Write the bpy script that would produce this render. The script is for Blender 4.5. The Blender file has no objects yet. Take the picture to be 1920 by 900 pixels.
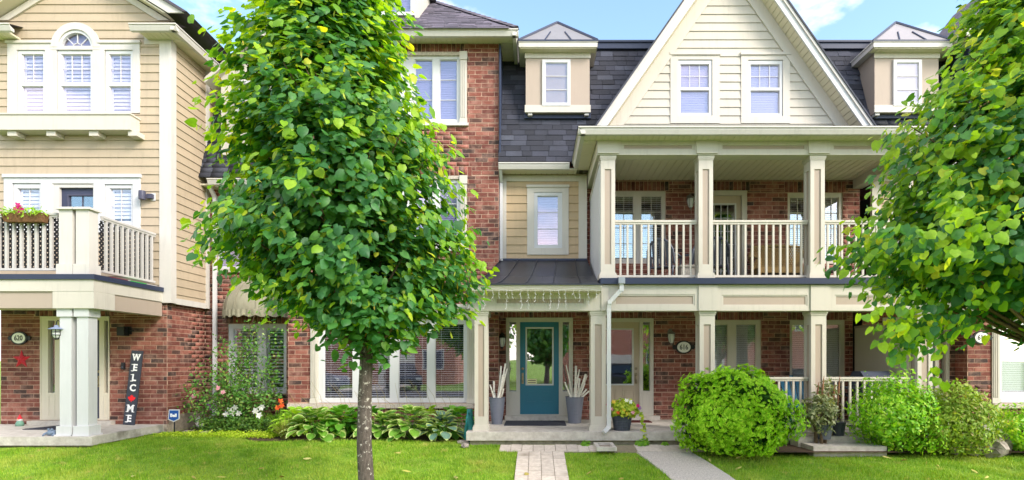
import bpy, bmesh, math, random
import numpy as np
from mathutils import Vector, Matrix

# ------------------------------------------------------------------ camera, sky, sun, exposure
R = math.radians
F, VX, HY, CZ = 1032.0, 1005.0, 675.0, 1.6      # focal length (px of a 1920 px wide frame), principal point, eye height
SC = bpy.context.scene
cam_d = bpy.data.cameras.new('camera'); cam = bpy.data.objects.new('camera', cam_d)
SC.collection.objects.link(cam); SC.camera = cam
cam.location = (0, 0, CZ); cam.rotation_euler = (R(90), 0, 0)
cam_d.sensor_width = 36; cam_d.lens = F / 1920 * 36
cam_d.shift_x = -(VX - 960) / 1920; cam_d.shift_y = (HY - 450) / 1920
cam_d.clip_start = 0.05; cam_d.clip_end = 3000

SUN_EL, SUN_AZ = R(34), R(128)                  # azimuth: clockwise from +Y
world = bpy.data.worlds.new('World'); SC.world = world; world.use_nodes = True
wn, wl = world.node_tree.nodes, world.node_tree.links
wn.clear()
out = wn.new('ShaderNodeOutputWorld'); bg = wn.new('ShaderNodeBackground'); bg.inputs['Strength'].default_value = 0.15
sky = wn.new('ShaderNodeTexSky'); sky.sky_type = 'NISHITA'; sky.sun_disc = False
sky.sun_elevation = SUN_EL; sky.sun_rotation = SUN_AZ; sky.air_density = 1.0; sky.dust_density = 0.6; sky.ozone_density = 1.0
tc = wn.new('ShaderNodeTexCoord'); mp = wn.new('ShaderNodeMapping'); mp.inputs['Scale'].default_value = (1.0, 1.0, 2.2)
mp.inputs['Location'].default_value = (3.3, 2.2, 0.3)
nz = wn.new('ShaderNodeTexNoise'); nz.inputs['Scale'].default_value = 2.1; nz.inputs['Detail'].default_value = 9; nz.inputs['Roughness'].default_value = 0.52
rp = wn.new('ShaderNodeValToRGB'); rp.color_ramp.elements[0].position = 0.46; rp.color_ramp.elements[1].position = 0.62
tint = wn.new('ShaderNodeMix'); tint.data_type = 'RGBA'; tint.blend_type = 'MULTIPLY'; tint.inputs[0].default_value = 1.0
tint.inputs[7].default_value = (0.88, 0.92, 0.84, 1)
cl = wn.new('ShaderNodeMix'); cl.data_type = 'RGBA'; cl.inputs[7].default_value = (8.8, 7.5, 7.2, 1)
wl.new(tc.outputs['Generated'], mp.inputs['Vector']); wl.new(mp.outputs['Vector'], nz.inputs['Vector'])
wl.new(nz.outputs['Fac'], rp.inputs['Fac']); wl.new(sky.outputs['Color'], tint.inputs[6])
wl.new(tint.outputs[2], cl.inputs[6]); wl.new(rp.outputs['Color'], cl.inputs[0])
wl.new(cl.outputs[2], bg.inputs['Color']); wl.new(bg.outputs['Background'], out.inputs['Surface'])

sun_d = bpy.data.lights.new('sun', 'SUN'); sun_o = bpy.data.objects.new('sun', sun_d); SC.collection.objects.link(sun_o)
sun_d.energy = 1.5; sun_d.angle = R(20); sun_d.color = (1.0, 0.91, 0.83)
sdir = Vector((math.sin(SUN_AZ) * math.cos(SUN_EL), math.cos(SUN_AZ) * math.cos(SUN_EL), math.sin(SUN_EL)))
sun_o.rotation_euler = sdir.to_track_quat('Z', 'Y').to_euler(); sun_o.location = sdir * 60
SC.view_settings.view_transform = 'Standard'; SC.view_settings.look = 'None'
SC.view_settings.gamma = 1.0; SC.view_settings.use_curve_mapping = False
SC.view_settings.exposure = 1.74
SC.render.engine = 'CYCLES'
SC.cycles.use_denoising = True; SC.cycles.max_bounces = 6; SC.cycles.transparent_max_bounces = 16
SC.cycles.diffuse_bounces = 3; SC.cycles.glossy_bounces = 3

random.seed(7); RNG = np.random.default_rng(7)
U = random.uniform
COL = SC.collection

# ------------------------------------------------------------------ measuring: a point of the photograph on a plane at depth D
def wx(p, D): return (p - VX) * D / F
def wz(p, D): return CZ + (HY - p) * D / F
def PR(r, D): return wx(r[0], D), wx(r[2], D), wz(r[3], D), wz(r[1], D)       # -> X0, X1, Z0, Z1

def srgb(r, g, b, k=1.0):
    f = lambda c: (c / 255 / 12.92 if c / 255 <= 0.04045 else ((c / 255 + 0.055) / 1.055) ** 2.4)
    return (f(r) * k, f(g) * k, f(b) * k)

# ------------------------------------------------------------------ materials
MATS = {}
def nodes_of(name):
    m = bpy.data.materials.new(name); m.use_nodes = True
    n, l = m.node_tree.nodes, m.node_tree.links
    return m, n, l, n['Principled BSDF']
def noise(n, l, scale, detail=4, vec=None, rough=0.6):
    t = n.new('ShaderNodeTexNoise'); t.inputs['Scale'].default_value = scale; t.inputs['Detail'].default_value = detail
    t.inputs['Roughness'].default_value = rough
    if vec is None:
        g = n.new('ShaderNodeNewGeometry'); vec = g.outputs['Position']
    l.new(vec, t.inputs['Vector']); return t
def mixc(n, l, fac, a, b, mode='MIX'):
    x = n.new('ShaderNodeMix'); x.data_type = 'RGBA'; x.blend_type = mode
    for i, v in ((0, fac), (6, a), (7, b)):
        if isinstance(v, (int, float)): x.inputs[i].default_value = v
        elif isinstance(v, tuple): x.inputs[i].default_value = (*v[:3], 1)
        else: l.new(v, x.inputs[i])
    return x.outputs[2]
def maprange(n, l, v, a, b, c=0.0, d=1.0):
    x = n.new('ShaderNodeMapRange'); x.inputs[1].default_value = a; x.inputs[2].default_value = b
    x.inputs[3].default_value = c; x.inputs[4].default_value = d; l.new(v, x.inputs[0]); return x.outputs[0]
def bumpn(n, l, p, h, strength, dist=0.01):
    b = n.new('ShaderNodeBump'); b.inputs['Strength'].default_value = strength; b.inputs['Distance'].default_value = dist
    l.new(h, b.inputs['Height']); l.new(b.outputs['Normal'], p.inputs['Normal'])
def piece_random(n, l):                           # one random number for each piece, joined or single
    g = n.new('ShaderNodeNewGeometry'); o = n.new('ShaderNodeObjectInfo'); a = n.new('ShaderNodeMath'); a.operation = 'ADD'
    fr = n.new('ShaderNodeMath'); fr.operation = 'FRACT'
    l.new(g.outputs['Random Per Island'], a.inputs[0]); l.new(o.outputs['Random'], a.inputs[1]); l.new(a.outputs[0], fr.inputs[0])
    return fr.outputs[0]
def ramp(n, l, fac, stops, const=False):
    r = n.new('ShaderNodeValToRGB'); e = r.color_ramp.elements
    if const: r.color_ramp.interpolation = 'CONSTANT'
    while len(e) < len(stops): e.new(0.5)
    for i, (p, c) in enumerate(stops): e[i].position = p; e[i].color = (*c, 1)
    l.new(fac, r.inputs['Fac']); return r.outputs['Color']

def paint(name, col, rough=0.55, var=0.06, scale=3.0, dirt=0.10, dirtcol=None, grain=0.0, spec=0.35, metal=0.0, piece=0.0):
    """painted or plastic surface: slow drift of tone, faint streaks of dirt, fine relief"""
    if name in MATS: return MATS[name]
    m, n, l, p = nodes_of(name)
    t = noise(n, l, scale, 2)
    c = mixc(n, l, t.outputs['Fac'], tuple(x * (1 - var) for x in col), tuple(min(1, x * (1 + var)) for x in col))
    if piece:
        pr = piece_random(n, l)
        v = maprange(n, l, pr, 0, 1, 1 - piece, 1 + piece); hs = n.new('ShaderNodeHueSaturation'); l.new(v, hs.inputs['Value']); l.new(c, hs.inputs['Color']); c = hs.outputs['Color']
    if dirt:
        g = n.new('ShaderNodeNewGeometry'); mpn = n.new('ShaderNodeMapping'); mpn.inputs['Scale'].default_value = (9, 9, 1.2)
        l.new(g.outputs['Position'], mpn.inputs['Vector'])
        s = noise(n, l, 1.0, 3, mpn.outputs['Vector'], 0.7)
        f = maprange(n, l, s.outputs['Fac'], 0.52, 0.8, 0, dirt)
        c = mixc(n, l, f, c, dirtcol or tuple(x * 0.35 for x in col))
    l.new(c, p.inputs['Base Color']); p.inputs['Roughness'].default_value = rough
    p.inputs['Specular IOR Level'].default_value = spec; p.inputs['Metallic'].default_value = metal
    if grain:
        gn = noise(n, l, 90, 3); bumpn(n, l, p, gn.outputs['Fac'], grain, 0.004)
    MATS[name] = m; return m

def brick_mat():
    m, n, l, p = nodes_of('brick'); pr = piece_random(n, l)
    c = ramp(n, l, pr, [(0.0, srgb(142, 66, 50)), (0.16, srgb(122, 54, 42)), (0.34, srgb(156, 78, 60)), (0.5, srgb(132, 60, 46)),
                        (0.62, srgb(112, 48, 40)), (0.72, srgb(162, 86, 68)), (0.79, srgb(144, 66, 50)), (0.83, srgb(92, 62, 54)), (0.91, srgb(68, 56, 54))], True)
    t = noise(n, l, 38, 3, None, 0.7); t2 = noise(n, l, 7, 2)
    c = mixc(n, l, maprange(n, l, t.outputs['Fac'], 0.35, 0.75, 0, 0.5), c, srgb(82, 40, 34))
    c = mixc(n, l, maprange(n, l, t2.outputs['Fac'], 0.45, 0.75, 0, 0.45), c, srgb(190, 140, 122))
    t3 = noise(n, l, 1.3, 3); c = mixc(n, l, maprange(n, l, t3.outputs['Fac'], 0.5, 0.75, 0, 0.3), c, srgb(96, 62, 52))
    hs = n.new('ShaderNodeHueSaturation'); hs.inputs['Saturation'].default_value = 0.86; hs.inputs['Value'].default_value = 0.92; hs.inputs['Hue'].default_value = 0.504; l.new(c, hs.inputs['Color']); c = hs.outputs['Color']
    l.new(c, p.inputs['Base Color']); p.inputs['Roughness'].default_value = 0.85; p.inputs['Specular IOR Level'].default_value = 0.2
    bumpn(n, l, p, t.outputs['Fac'], 0.6, 0.006); return m
def mortar_mat():
    m, n, l, p = nodes_of('mortar'); t = noise(n, l, 25, 2); t2 = noise(n, l, 1.6, 2)
    c = mixc(n, l, t.outputs['Fac'], srgb(168, 134, 114), srgb(198, 166, 146))
    c = mixc(n, l, maprange(n, l, t2.outputs['Fac'], 0.4, 0.7, 0, 0.6), c, srgb(140, 108, 92))
    l.new(c, p.inputs['Base Color']); p.inputs['Roughness'].default_value = 0.95; bumpn(n, l, p, t.outputs['Fac'], 0.5, 0.005); return m
def shingle_mat(name, stops):
    m, n, l, p = nodes_of(name); pr = piece_random(n, l); t = noise(n, l, 60, 3, None, 0.75); t2 = noise(n, l, 1.1, 2)
    c = ramp(n, l, pr, stops)
    c = mixc(n, l, maprange(n, l, t.outputs['Fac'], 0.3, 0.75, 0, 0.55), c, tuple(x * 0.45 for x in stops[0][1]))
    c = mixc(n, l, maprange(n, l, t2.outputs['Fac'], 0.5, 0.7, 0, 0.45), c, tuple(x * 0.6 for x in stops[0][1]))
    l.new(c, p.inputs['Base Color']); p.inputs['Roughness'].default_value = 0.8; p.inputs['Specular IOR Level'].default_value = 0.3
    bumpn(n, l, p, t.outputs['Fac'], 0.7, 0.006); return m
def glass_mat(name, base, tintc=(0.93, 0.95, 1.0)):
    m, n, l, p = nodes_of(name); n.remove(p)
    tr = n.new('ShaderNodeBsdfTransparent'); gl = n.new('ShaderNodeBsdfGlossy'); gl.inputs['Roughness'].default_value = 0.015
    tr.inputs['Color'].default_value = (0.94, 0.95, 0.97, 1); gl.inputs['Color'].default_value = (*tintc, 1)
    fr = n.new('ShaderNodeLayerWeight'); fr.inputs['Blend'].default_value = 0.5; pw = n.new('ShaderNodeMath'); pw.operation = 'POWER'; pw.inputs[1].default_value = 5; l.new(fr.outputs['Facing'], pw.inputs[0])
    ad = n.new('ShaderNodeMath'); ad.operation = 'MULTIPLY_ADD'; ad.use_clamp = True; ad.inputs[1].default_value = 0.6; ad.inputs[2].default_value = base + 0.035; l.new(pw.outputs[0], ad.inputs[0])
    t = noise(n, l, 1.3, 2); b = n.new('ShaderNodeBump'); b.inputs['Strength'].default_value = 0.05; b.inputs['Distance'].default_value = 0.02
    l.new(t.outputs['Fac'], b.inputs['Height']); l.new(b.outputs['Normal'], gl.inputs['Normal'])
    mx = n.new('ShaderNodeMixShader'); l.new(ad.outputs[0], mx.inputs[0]); l.new(tr.outputs[0], mx.inputs[1]); l.new(gl.outputs[0], mx.inputs[2])
    l.new(mx.outputs[0], n['Material Output'].inputs['Surface']); return m
def leaf_mat(name, stops, trans=0.45, gloss=0.35, rough=0.4, transcol=1.5, patch=None):
    """leaf: own colour for each leaf, light shining through, waxy top"""
    m, n, l, p = nodes_of(name); pr = piece_random(n, l)
    c = ramp(n, l, pr, stops); t = noise(n, l, 22, 3)
    c = mixc(n, l, maprange(n, l, t.outputs['Fac'], 0.35, 0.7, 0, 0.35), c, tuple(x * 0.6 for x in stops[0][1]))
    if patch:
        for sc_, lo, hi, pc in patch: t2 = noise(n, l, sc_, 3); c = mixc(n, l, maprange(n, l, t2.outputs['Fac'], lo, hi, 0, .8), c, pc)
    l.new(c, p.inputs['Base Color']); p.inputs['Roughness'].default_value = rough; p.inputs['Specular IOR Level'].default_value = gloss
    tl = n.new('ShaderNodeBsdfTranslucent')
    tcn = mixc(n, l, 1.0, c, (transcol * 1.05, transcol * 1.0, 0.35), 'MULTIPLY'); l.new(tcn, tl.inputs['Color'])
    mx = n.new('ShaderNodeMixShader'); mx.inputs[0].default_value = trans
    l.new(p.outputs[0], mx.inputs[1]); l.new(tl.outputs[0], mx.inputs[2]); l.new(mx.outputs[0], n['Material Output'].inputs['Surface'])
    return m
def rough_mat(name, a, b, scale=12, bump=0.5, rough=0.9, spot=None, spotscale=2.0, spotrange=(0.55, 0.7), piece=0.0, zs=1.0):
    m, n, l, p = nodes_of(name)
    g = n.new('ShaderNodeNewGeometry'); mpn = n.new('ShaderNodeMapping'); mpn.inputs['Scale'].default_value = (1, 1, zs)
    l.new(g.outputs['Position'], mpn.inputs['Vector'])
    t = noise(n, l, scale, 4, mpn.outputs['Vector'], 0.68); c = mixc(n, l, maprange(n, l, t.outputs['Fac'], 0.3, 0.7), a, b)
    if piece:
        pr = piece_random(n, l); hs = n.new('ShaderNodeHueSaturation'); l.new(maprange(n, l, pr, 0, 1, 1 - piece, 1 + piece), hs.inputs['Value']); l.new(c, hs.inputs['Color']); c = hs.outputs['Color']
    if spot:
        t2 = noise(n, l, spotscale, 5); c = mixc(n, l, maprange(n, l, t2.outputs['Fac'], spotrange[0], spotrange[1], 0, 0.85), c, spot)
    l.new(c, p.inputs['Base Color']); p.inputs['Roughness'].default_value = rough; p.inputs['Specular IOR Level'].default_value = 0.25
    bumpn(n, l, p, t.outputs['Fac'], bump, 0.012); return m

BRICK, MORTAR = brick_mat(), mortar_mat()
SH_DARK = shingle_mat('slate_shingle', [(0, srgb(48, 49, 56)), (0.4, srgb(58, 60, 70)), (0.7, srgb(68, 70, 82)), (1, srgb(84, 87, 98))])
SH_TOWER = shingle_mat('tower_shingle', [(0, srgb(84, 80, 90)), (0.5, srgb(106, 100, 112)), (1, srgb(128, 120, 134))])  # paler than the slate: sky sheen put into the shingle colour
GLASS = glass_mat('window_glass', 0.17); GLASS_UP = glass_mat('coated_window_glass', 0.11, (1.0, 0.88, 0.96)); GLASS_DOOR = glass_mat('door_glass', 0.22)
WHITE = paint('white_paint', srgb(240, 240, 240, .66), 0.45, 0.04, dirt=0.14)
WHITE2 = paint('white_trim', srgb(236, 230, 222, .66), 0.5, 0.05, dirt=0.22)
CREAM = paint('cream_trim', srgb(234, 226, 212, .66), 0.5, 0.05, dirt=0.22)
CREAMS = paint('cream_siding', srgb(233, 225, 209, .62), 0.55, 0.05, dirt=0.2, piece=0.03, grain=0.15)
BEIGE = paint('beige_siding', srgb(214, 194, 166, .64), 0.55, 0.05, dirt=0.2, piece=0.035, grain=0.2)
BEIGE2 = paint('yellow_beige_siding', srgb(212, 184, 144, .70), 0.55, 0.05, dirt=0.2, piece=0.035, grain=0.2)
TAUPE = paint('taupe_panel', srgb(196, 178, 162, .72), 0.65, 0.04, dirt=0.08, grain=0.25)
SOFFIT = paint('soffit_vinyl', srgb(222, 212, 186, .9), 0.55, 0.03, dirt=0.1)
NAVY = paint('navy_flashing', srgb(46, 54, 76), 0.45, 0.1, dirt=0.15)
DARKMETAL = paint('standing_seam_metal', srgb(36, 39, 48), 0.38, 0.12, 2.0, dirt=0.2, dirtcol=srgb(84, 88, 98), spec=0.5)
SILVER = paint('pale_metal_roof', srgb(150, 146, 146), 0.36, 0.08, 2.0, dirt=0.2, spec=0.6, metal=0.3)
TEAL = paint('teal_door_paint', srgb(38, 112, 134), 0.4, 0.05, dirt=0.06)
TAUPED = paint('taupe_door_paint', srgb(184, 168, 146), 0.45, 0.05)
SLATED = paint('slate_door_paint', srgb(70, 70, 88), 0.45, 0.05)
PUTTY = paint('putty_door_frame', srgb(214, 204, 184, .95), 0.5, 0.04)
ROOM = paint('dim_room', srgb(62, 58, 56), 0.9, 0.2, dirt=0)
BLINDW = paint('white_blind', srgb(240, 240, 242), 0.55, 0.02, dirt=0)
BLINDL = paint('lavender_blind', srgb(150, 146, 180), 0.6, 0.03, dirt=0)
BLACK = paint('black_iron', srgb(34, 34, 38), 0.5, 0.15, dirt=0.1)
BRASS = paint('worn_nickel', srgb(150, 136, 112), 0.35, 0.1, metal=0.8, dirt=0.1)
CONC = rough_mat('porch_concrete', srgb(168, 160, 150), srgb(204, 198, 188), 7, 0.35, 0.9, srgb(120, 112, 100), 2.2, (0.58, 0.75))
CONC_D = rough_mat('foundation_concrete', srgb(128, 118, 104), srgb(176, 164, 146), 9, 0.7, 0.95, srgb(96, 84, 70), 3.0)
STONE = rough_mat('sill_stone', srgb(160, 148, 136), srgb(204, 194, 180), 30, 0.5)
def thing(name, label, cat, loc=(0, 0, 0), group=None):
    o = bpy.data.objects.new(name, None); COL.objects.link(o); o.location = loc; o.empty_display_size = 0.2
    o['label'] = label; o['category'] = cat
    if group: o['group'] = group
    WM[o] = Matrix.Translation(loc); return o
WM = {}
def adopt(o, parent, M=None):
    """link o with world matrix M under parent"""
    COL.objects.link(o); M = M or Matrix(); o.matrix_basis = M; WM[o] = M
    if parent is not None:
        o.parent = parent; o.matrix_parent_inverse = WM[parent].inverted()
    return o

class Fr:
    """frame of a vertical wall: u runs along it, n is the way it faces"""
    def __init__(s, x, y, a=0.0):
        s.o = (x, y); s.u = (math.cos(a), math.sin(a)); s.n = (math.sin(a), -math.cos(a)); s.a = a
    def p(s, u, n, z): return (s.o[0] + s.u[0] * u + s.n[0] * n, s.o[1] + s.u[1] * u + s.n[1] * n, z)

BOXF = [(0, 1, 2, 3), (4, 7, 6, 5), (0, 4, 5, 1), (1, 5, 6, 2), (2, 6, 7, 3), (3, 7, 4, 0)]
class MB:
    def __init__(s): s.v, s.f, s.m = [], [], []
    def add(s, vs, fs, m=0):
        o = len(s.v); s.v += [tuple(v) for v in vs]; s.f += [tuple(i + o for i in f) for f in fs]; s.m += [m] * len(fs); return s
    def hexa(s, p, m=0): return s.add(p, BOXF, m)
    def box(s, x0, x1, y0, y1, z0, z1, m=0):
        return s.hexa([(x0, y0, z0), (x1, y0, z0), (x1, y0, z1), (x0, y0, z1), (x0, y1, z0), (x1, y1, z0), (x1, y1, z1), (x0, y1, z1)], m)
    def fbox(s, fr, u0, u1, n0, n1, z0, z1, m=0):
        return s.hexa([fr.p(u, n, z) for n in (n1, n0) for u, z in ((u0, z0), (u1, z0), (u1, z1), (u0, z1))], m)
    def prism(s, poly, ax, a0, a1, m=0):
        mk = {'x': lambda a, q: (a, q[0], q[1]), 'y': lambda a, q: (q[0], a, q[1]), 'z': lambda a, q: (q[0], q[1], a)}[ax]
        k = len(poly); vs = [mk(a0, q) for q in poly] + [mk(a1, q) for q in poly]
        fs = [tuple(range(k)), tuple(range(2 * k - 1, k - 1, -1))] + [(i, (i + 1) % k, k + (i + 1) % k, k + i) for i in range(k)]
        return s.add(vs, fs, m)
    def tube(s, pts, r, n=8, m=0, cap=True):
        pts = [Vector(p) for p in pts]; rs = r if isinstance(r, (list, tuple)) else [r] * len(pts); vs, fs = [], []
        ref = None
        for i, p in enumerate(pts):
            t = (pts[min(i + 1, len(pts) - 1)] - pts[max(i - 1, 0)]).normalized()
            if ref is None: ref = t.orthogonal().normalized()
            a = (ref - t * ref.dot(t)); a = a.normalized() if a.length > 1e-6 else t.orthogonal().normalized(); ref = a; b = t.cross(a)
            for k in range(n):
                w = 2 * math.pi * k / n; vs.append(p + (a * math.cos(w) + b * math.sin(w)) * rs[i])
        for i in range(len(pts) - 1):
            for k in range(n): fs.append((i * n + k, i * n + (k + 1) % n, (i + 1) * n + (k + 1) % n, (i + 1) * n + k))
        if cap: fs += [tuple(range(n)), tuple(range((len(pts) - 1) * n, len(pts) * n))]
        return s.add(vs, fs, m)
    def lathe(s, prof, c, n=16, m=0, sx=1.0, sy=1.0):
        vs = [(c[0] + r * math.cos(2 * math.pi * k / n) * sx, c[1] + r * math.sin(2 * math.pi * k / n) * sy, c[2] + z) for r, z in prof for k in range(n)]
        fs = [(i * n + k, i * n + (k + 1) % n, (i + 1) * n + (k + 1) % n, (i + 1) * n + k) for i in range(len(prof) - 1) for k in range(n)]
        fs += [tuple(range(n)), tuple(range((len(prof) - 1) * n, len(prof) * n))]
        return s.add(vs, fs, m)
    def strip(s, a, b, w, h, m=0):
        """bar from a to b, w wide and h deep"""
        a, b = Vector(a), Vector(b); t = (b - a).normalized(); q = Vector((0, -1, 0)) if abs(t.y) < 0.9 else Vector((0, 0, 1))
        d = t.cross(q).normalized() * w / 2; q = d.cross(t).normalized() * h / 2
        return s.hexa([a - d - q, a + d - q, a + d + q, a - d + q, b - d - q, b + d - q, b + d + q, b - d + q], m)
    def build(s, name, mats, parent=None, smooth=False, org=None, **pr):
        me = bpy.data.meshes.new(name); v = s.v
        if org: v = [(a[0] - org[0], a[1] - org[1], a[2] - org[2]) for a in v]
        me.from_pydata(v, [], s.f)
        for m in (mats if isinstance(mats, (list, tuple)) else [mats]): me.materials.append(m)
        if any(s.m): me.polygons.foreach_set('material_index', s.m)
        if smooth: me.polygons.foreach_set('use_smooth', [True] * len(s.f))
        o = bpy.data.objects.new(name, me)
        for k, val in pr.items(): o[k] = val
        return adopt(o, parent, Matrix.Translation(org) if org else None)
def mesh_np(name, V, Fc, mats, parent=None, mi=None, smooth=False, M=None, **pr):
    """mesh from arrays; Fc is an (n,k) array of faces of one size"""
    me = bpy.data.meshes.new(name); k = Fc.shape[1]
    me.vertices.add(len(V)); me.vertices.foreach_set('co', np.ascontiguousarray(V, dtype=np.float32).ravel())
    me.loops.add(Fc.size); me.loops.foreach_set('vertex_index', np.ascontiguousarray(Fc, dtype=np.int32).ravel())
    me.polygons.add(len(Fc)); me.polygons.foreach_set('loop_start', np.arange(0, Fc.size, k, dtype=np.int32))
    for m in (mats if isinstance(mats, (list, tuple)) else [mats]): me.materials.append(m)
    if mi is not None: me.polygons.foreach_set('material_index', np.asarray(mi, dtype=np.int32))
    if smooth: me.polygons.foreach_set('use_smooth', np.ones(len(Fc), dtype=bool))
    me.update(calc_edges=True)
    if name == '_data': return me
    o = bpy.data.objects.new(name, me)
    for kk, val in pr.items(): o[kk] = val
    return adopt(o, parent, M)
def scatter_np(bv, bf, P, Rm, S):
    """copies of a small mesh: positions P (n,3), rotations Rm (n,3,3), sizes S (n,) or (n,3)"""
    S = np.asarray(S); S = S[:, None] * np.ones(3) if S.ndim == 1 else S
    V = np.einsum('nij,nkj->nki', Rm, bv[None] * S[:, None, :]) + P[:, None, :]
    Fc = bf[None] + (np.arange(len(P)) * len(bv))[:, None, None]
    return V.reshape(-1, 3), Fc.reshape(-1, bf.shape[1])
def basis(nrm, tip):
    """rotations with z along nrm and y along tip"""
    z = nrm / np.linalg.norm(nrm, axis=1, keepdims=True); y = tip - z * np.sum(tip * z, 1, keepdims=True)
    y /= np.linalg.norm(y, axis=1, keepdims=True) + 1e-9; x = np.cross(y, z); return np.stack([x, y, z], axis=2)

def rect_minus(r, holes):
    X0, X1, Z0, Z1 = r; hs = [(max(h[0], X0), min(h[1], X1), max(h[2], Z0), min(h[3], Z1)) for h in holes]
    hs = [h for h in hs if h[1] > h[0] + 1e-5 and h[3] > h[2] + 1e-5]
    zs = sorted({Z0, Z1, *[h[2] for h in hs], *[h[3] for h in hs]}); res = []
    for a, b in zip(zs, zs[1:]):
        iv = [(X0, X1)]
        for h in hs:
            if h[2] < b - 1e-6 and h[3] > a + 1e-6:
                nv = []
                for p, q in iv:
                    if h[0] >= q or h[1] <= p: nv.append((p, q)); continue
                    if h[0] > p: nv.append((p, h[0]))
                    if h[1] < q: nv.append((h[1], q))
                iv = nv
        res += [(p, q, a, b) for p, q in iv if q - p > 1e-5]
    return res
# ------------------------------------------------------------------ building pieces
CH, BL, JO = 0.0905, 0.267, 0.013                # brick course, brick length, joint
class House:
    def __init__(s, label, cat, loc, group='attached row houses along the street'):
        s.t = thing('row_house', label, cat, loc, group); s.bricks = []; s.shingles = []
    def vis(s, p, rects):
        if p[1] < 0.5: return 0
        x, y = VX + p[0] * F / p[1], HY - (p[2] - CZ) * F / p[1]
        return any(a <= x <= c and b <= y <= d for a, b, c, d in rects)
    def flush(s, rects):
        """the 300 bricks (and shingles) that show largest become pieces of their own, the rest one mesh for each wall"""
        for kind, lst, mat in (('brick', s.bricks, [BRICK]), ('shingle', s.shingles, None)):
            if not lst: continue
            order = sorted(range(len(lst)), key=lambda i: (-(1 if s.vis(lst[i]['c'], rects) else 0), lst[i]['c'][1] - 0.6 * lst[i]['l'] * (lst[i]['l'] < .4), i))
            own = {i for i in order[:300] if s.vis(lst[i]['c'], rects)}
            cache, rest = {}, {}
            for i, b in enumerate(lst):
                mt = mat or [b['mat']]
                if i in own:
                    key = (kind, random.randrange(4), mt[0].name)
                    if key not in cache: cache[key] = (brick_data if kind == 'brick' else shingle_data)(mt)
                    o = bpy.data.objects.new(kind, cache[key]); adopt(o, b['par'], b['M'])
                else: rest.setdefault(b['par'], []).append(b)
            for par, bs in rest.items():
                base = np.array(brick_verts(0.002) if kind == 'brick' else SHV); V, Fc = [], []
                for k, b in enumerate(bs):
                    Mx = np.array(b['M']); V.append(base @ Mx[:3, :3].T + Mx[:3, 3]); Fc.append(np.array(BOXF) + 8 * k)
                mesh_np('brickwork' if kind == 'brick' else 'shingle_courses', np.concatenate(V), np.concatenate(Fc), mat or [bs[0]['mat']], par, kind='stuff')
def brick_verts(j=0.0):
    q = lambda: U(-j, j)
    return [(x + q() * 2, y + (q() * .02 if y < 0 else 0), z + q() * 2) for y in (-.5, .5) for x, z in ((-.5, -.5), (.5, -.5), (.5, .5), (-.5, .5))]
def brick_data(mt):
    me = bpy.data.meshes.new('brick'); me.from_pydata(brick_verts(0.012), [], BOXF)
    me.materials.append(mt[0]); return me
SHV = [(-.5, -1, 0), (.5, -1, 0), (.5, 0, 0), (-.5, 0, 0), (-.5, -1, 1), (.5, -1, 1), (.5, 0, .25), (-.5, 0, .25)]   # x along the course, y up the slope from the lower edge at -1
def shingle_data(mt):
    me = bpy.data.meshes.new('shingle'); me.from_pydata([(x * U(.985, 1), y, z * U(.8, 1.3)) for x, y, z in SHV], [], BOXF); me.materials.append(mt[0]); return me

def brickwall(h, fr, L, z0, z1, holes=(), soldiers=(), thick=0.12, name='wall', start=0.0, mo=None):
    """mortar sheet with reveals at the openings; bricks stand 10 mm proud of it"""
    mb = MB()
    for a, b, c, d in rect_minus((0, L, z0, z1), holes): mb.add([fr.p(a, 0, c), fr.p(b, 0, c), fr.p(b, 0, d), fr.p(a, 0, d)], [(0, 1, 2, 3)])
    for a, b, c, d in holes:
        for q in (((a, c), (b, c)), ((b, c), (b, d)), ((b, d), (a, d)), ((a, d), (a, c))):
            (u0, za), (u1, zb) = q; mb.add([fr.p(u0, 0, za), fr.p(u1, 0, zb), fr.p(u1, -thick, zb), fr.p(u0, -thick, za)], [(0, 1, 2, 3)])
    w = mb.build(name, [MORTAR], h.t)
    def put(u0, u1, za, zb):
        if u1 - u0 < 0.03 or zb - za < 0.02: return
        c = fr.p((u0 + u1) / 2, -0.0265 + U(-.001, .0015), (za + zb) / 2)
        M = Matrix.Translation(c) @ Matrix.Rotation(fr.a + U(-.004, .004), 4, 'Z') @ Matrix.Rotation(U(-.006, .006), 4, 'Y') @ Matrix.Diagonal((u1 - u0 - JO, 0.062, zb - za - JO, 1))
        h.bricks.append(dict(c=c, l=u1 - u0, M=M, par=w))
    blk = list(holes) + list(soldiers)
    k0 = math.floor(z0 / CH)
    k = k0
    while k * CH < z1 - 0.01:
        za, zb = max(z0, k * CH), min(z1, (k + 1) * CH)
        for p, q, c, d in rect_minus((0, L, za, zb), blk):
            off = (start + (k % 2) * BL / 2 + ((k * 7) % 5) * 0.004) % BL; u = p - ((p - off) % BL)
            while u < q - 1e-4:
                a, b = max(u, p), min(u + BL, q)
                if b - a < 0.045 and b < q: pass
                put(a, b, c, d); u += BL
        k += 1
    for a, b, c, d in soldiers:
        nb = max(1, round((b - a) / CH)); s = (b - a) / nb
        for i in range(nb): put(a + i * s, a + (i + 1) * s, c, d)
    return w

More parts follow.
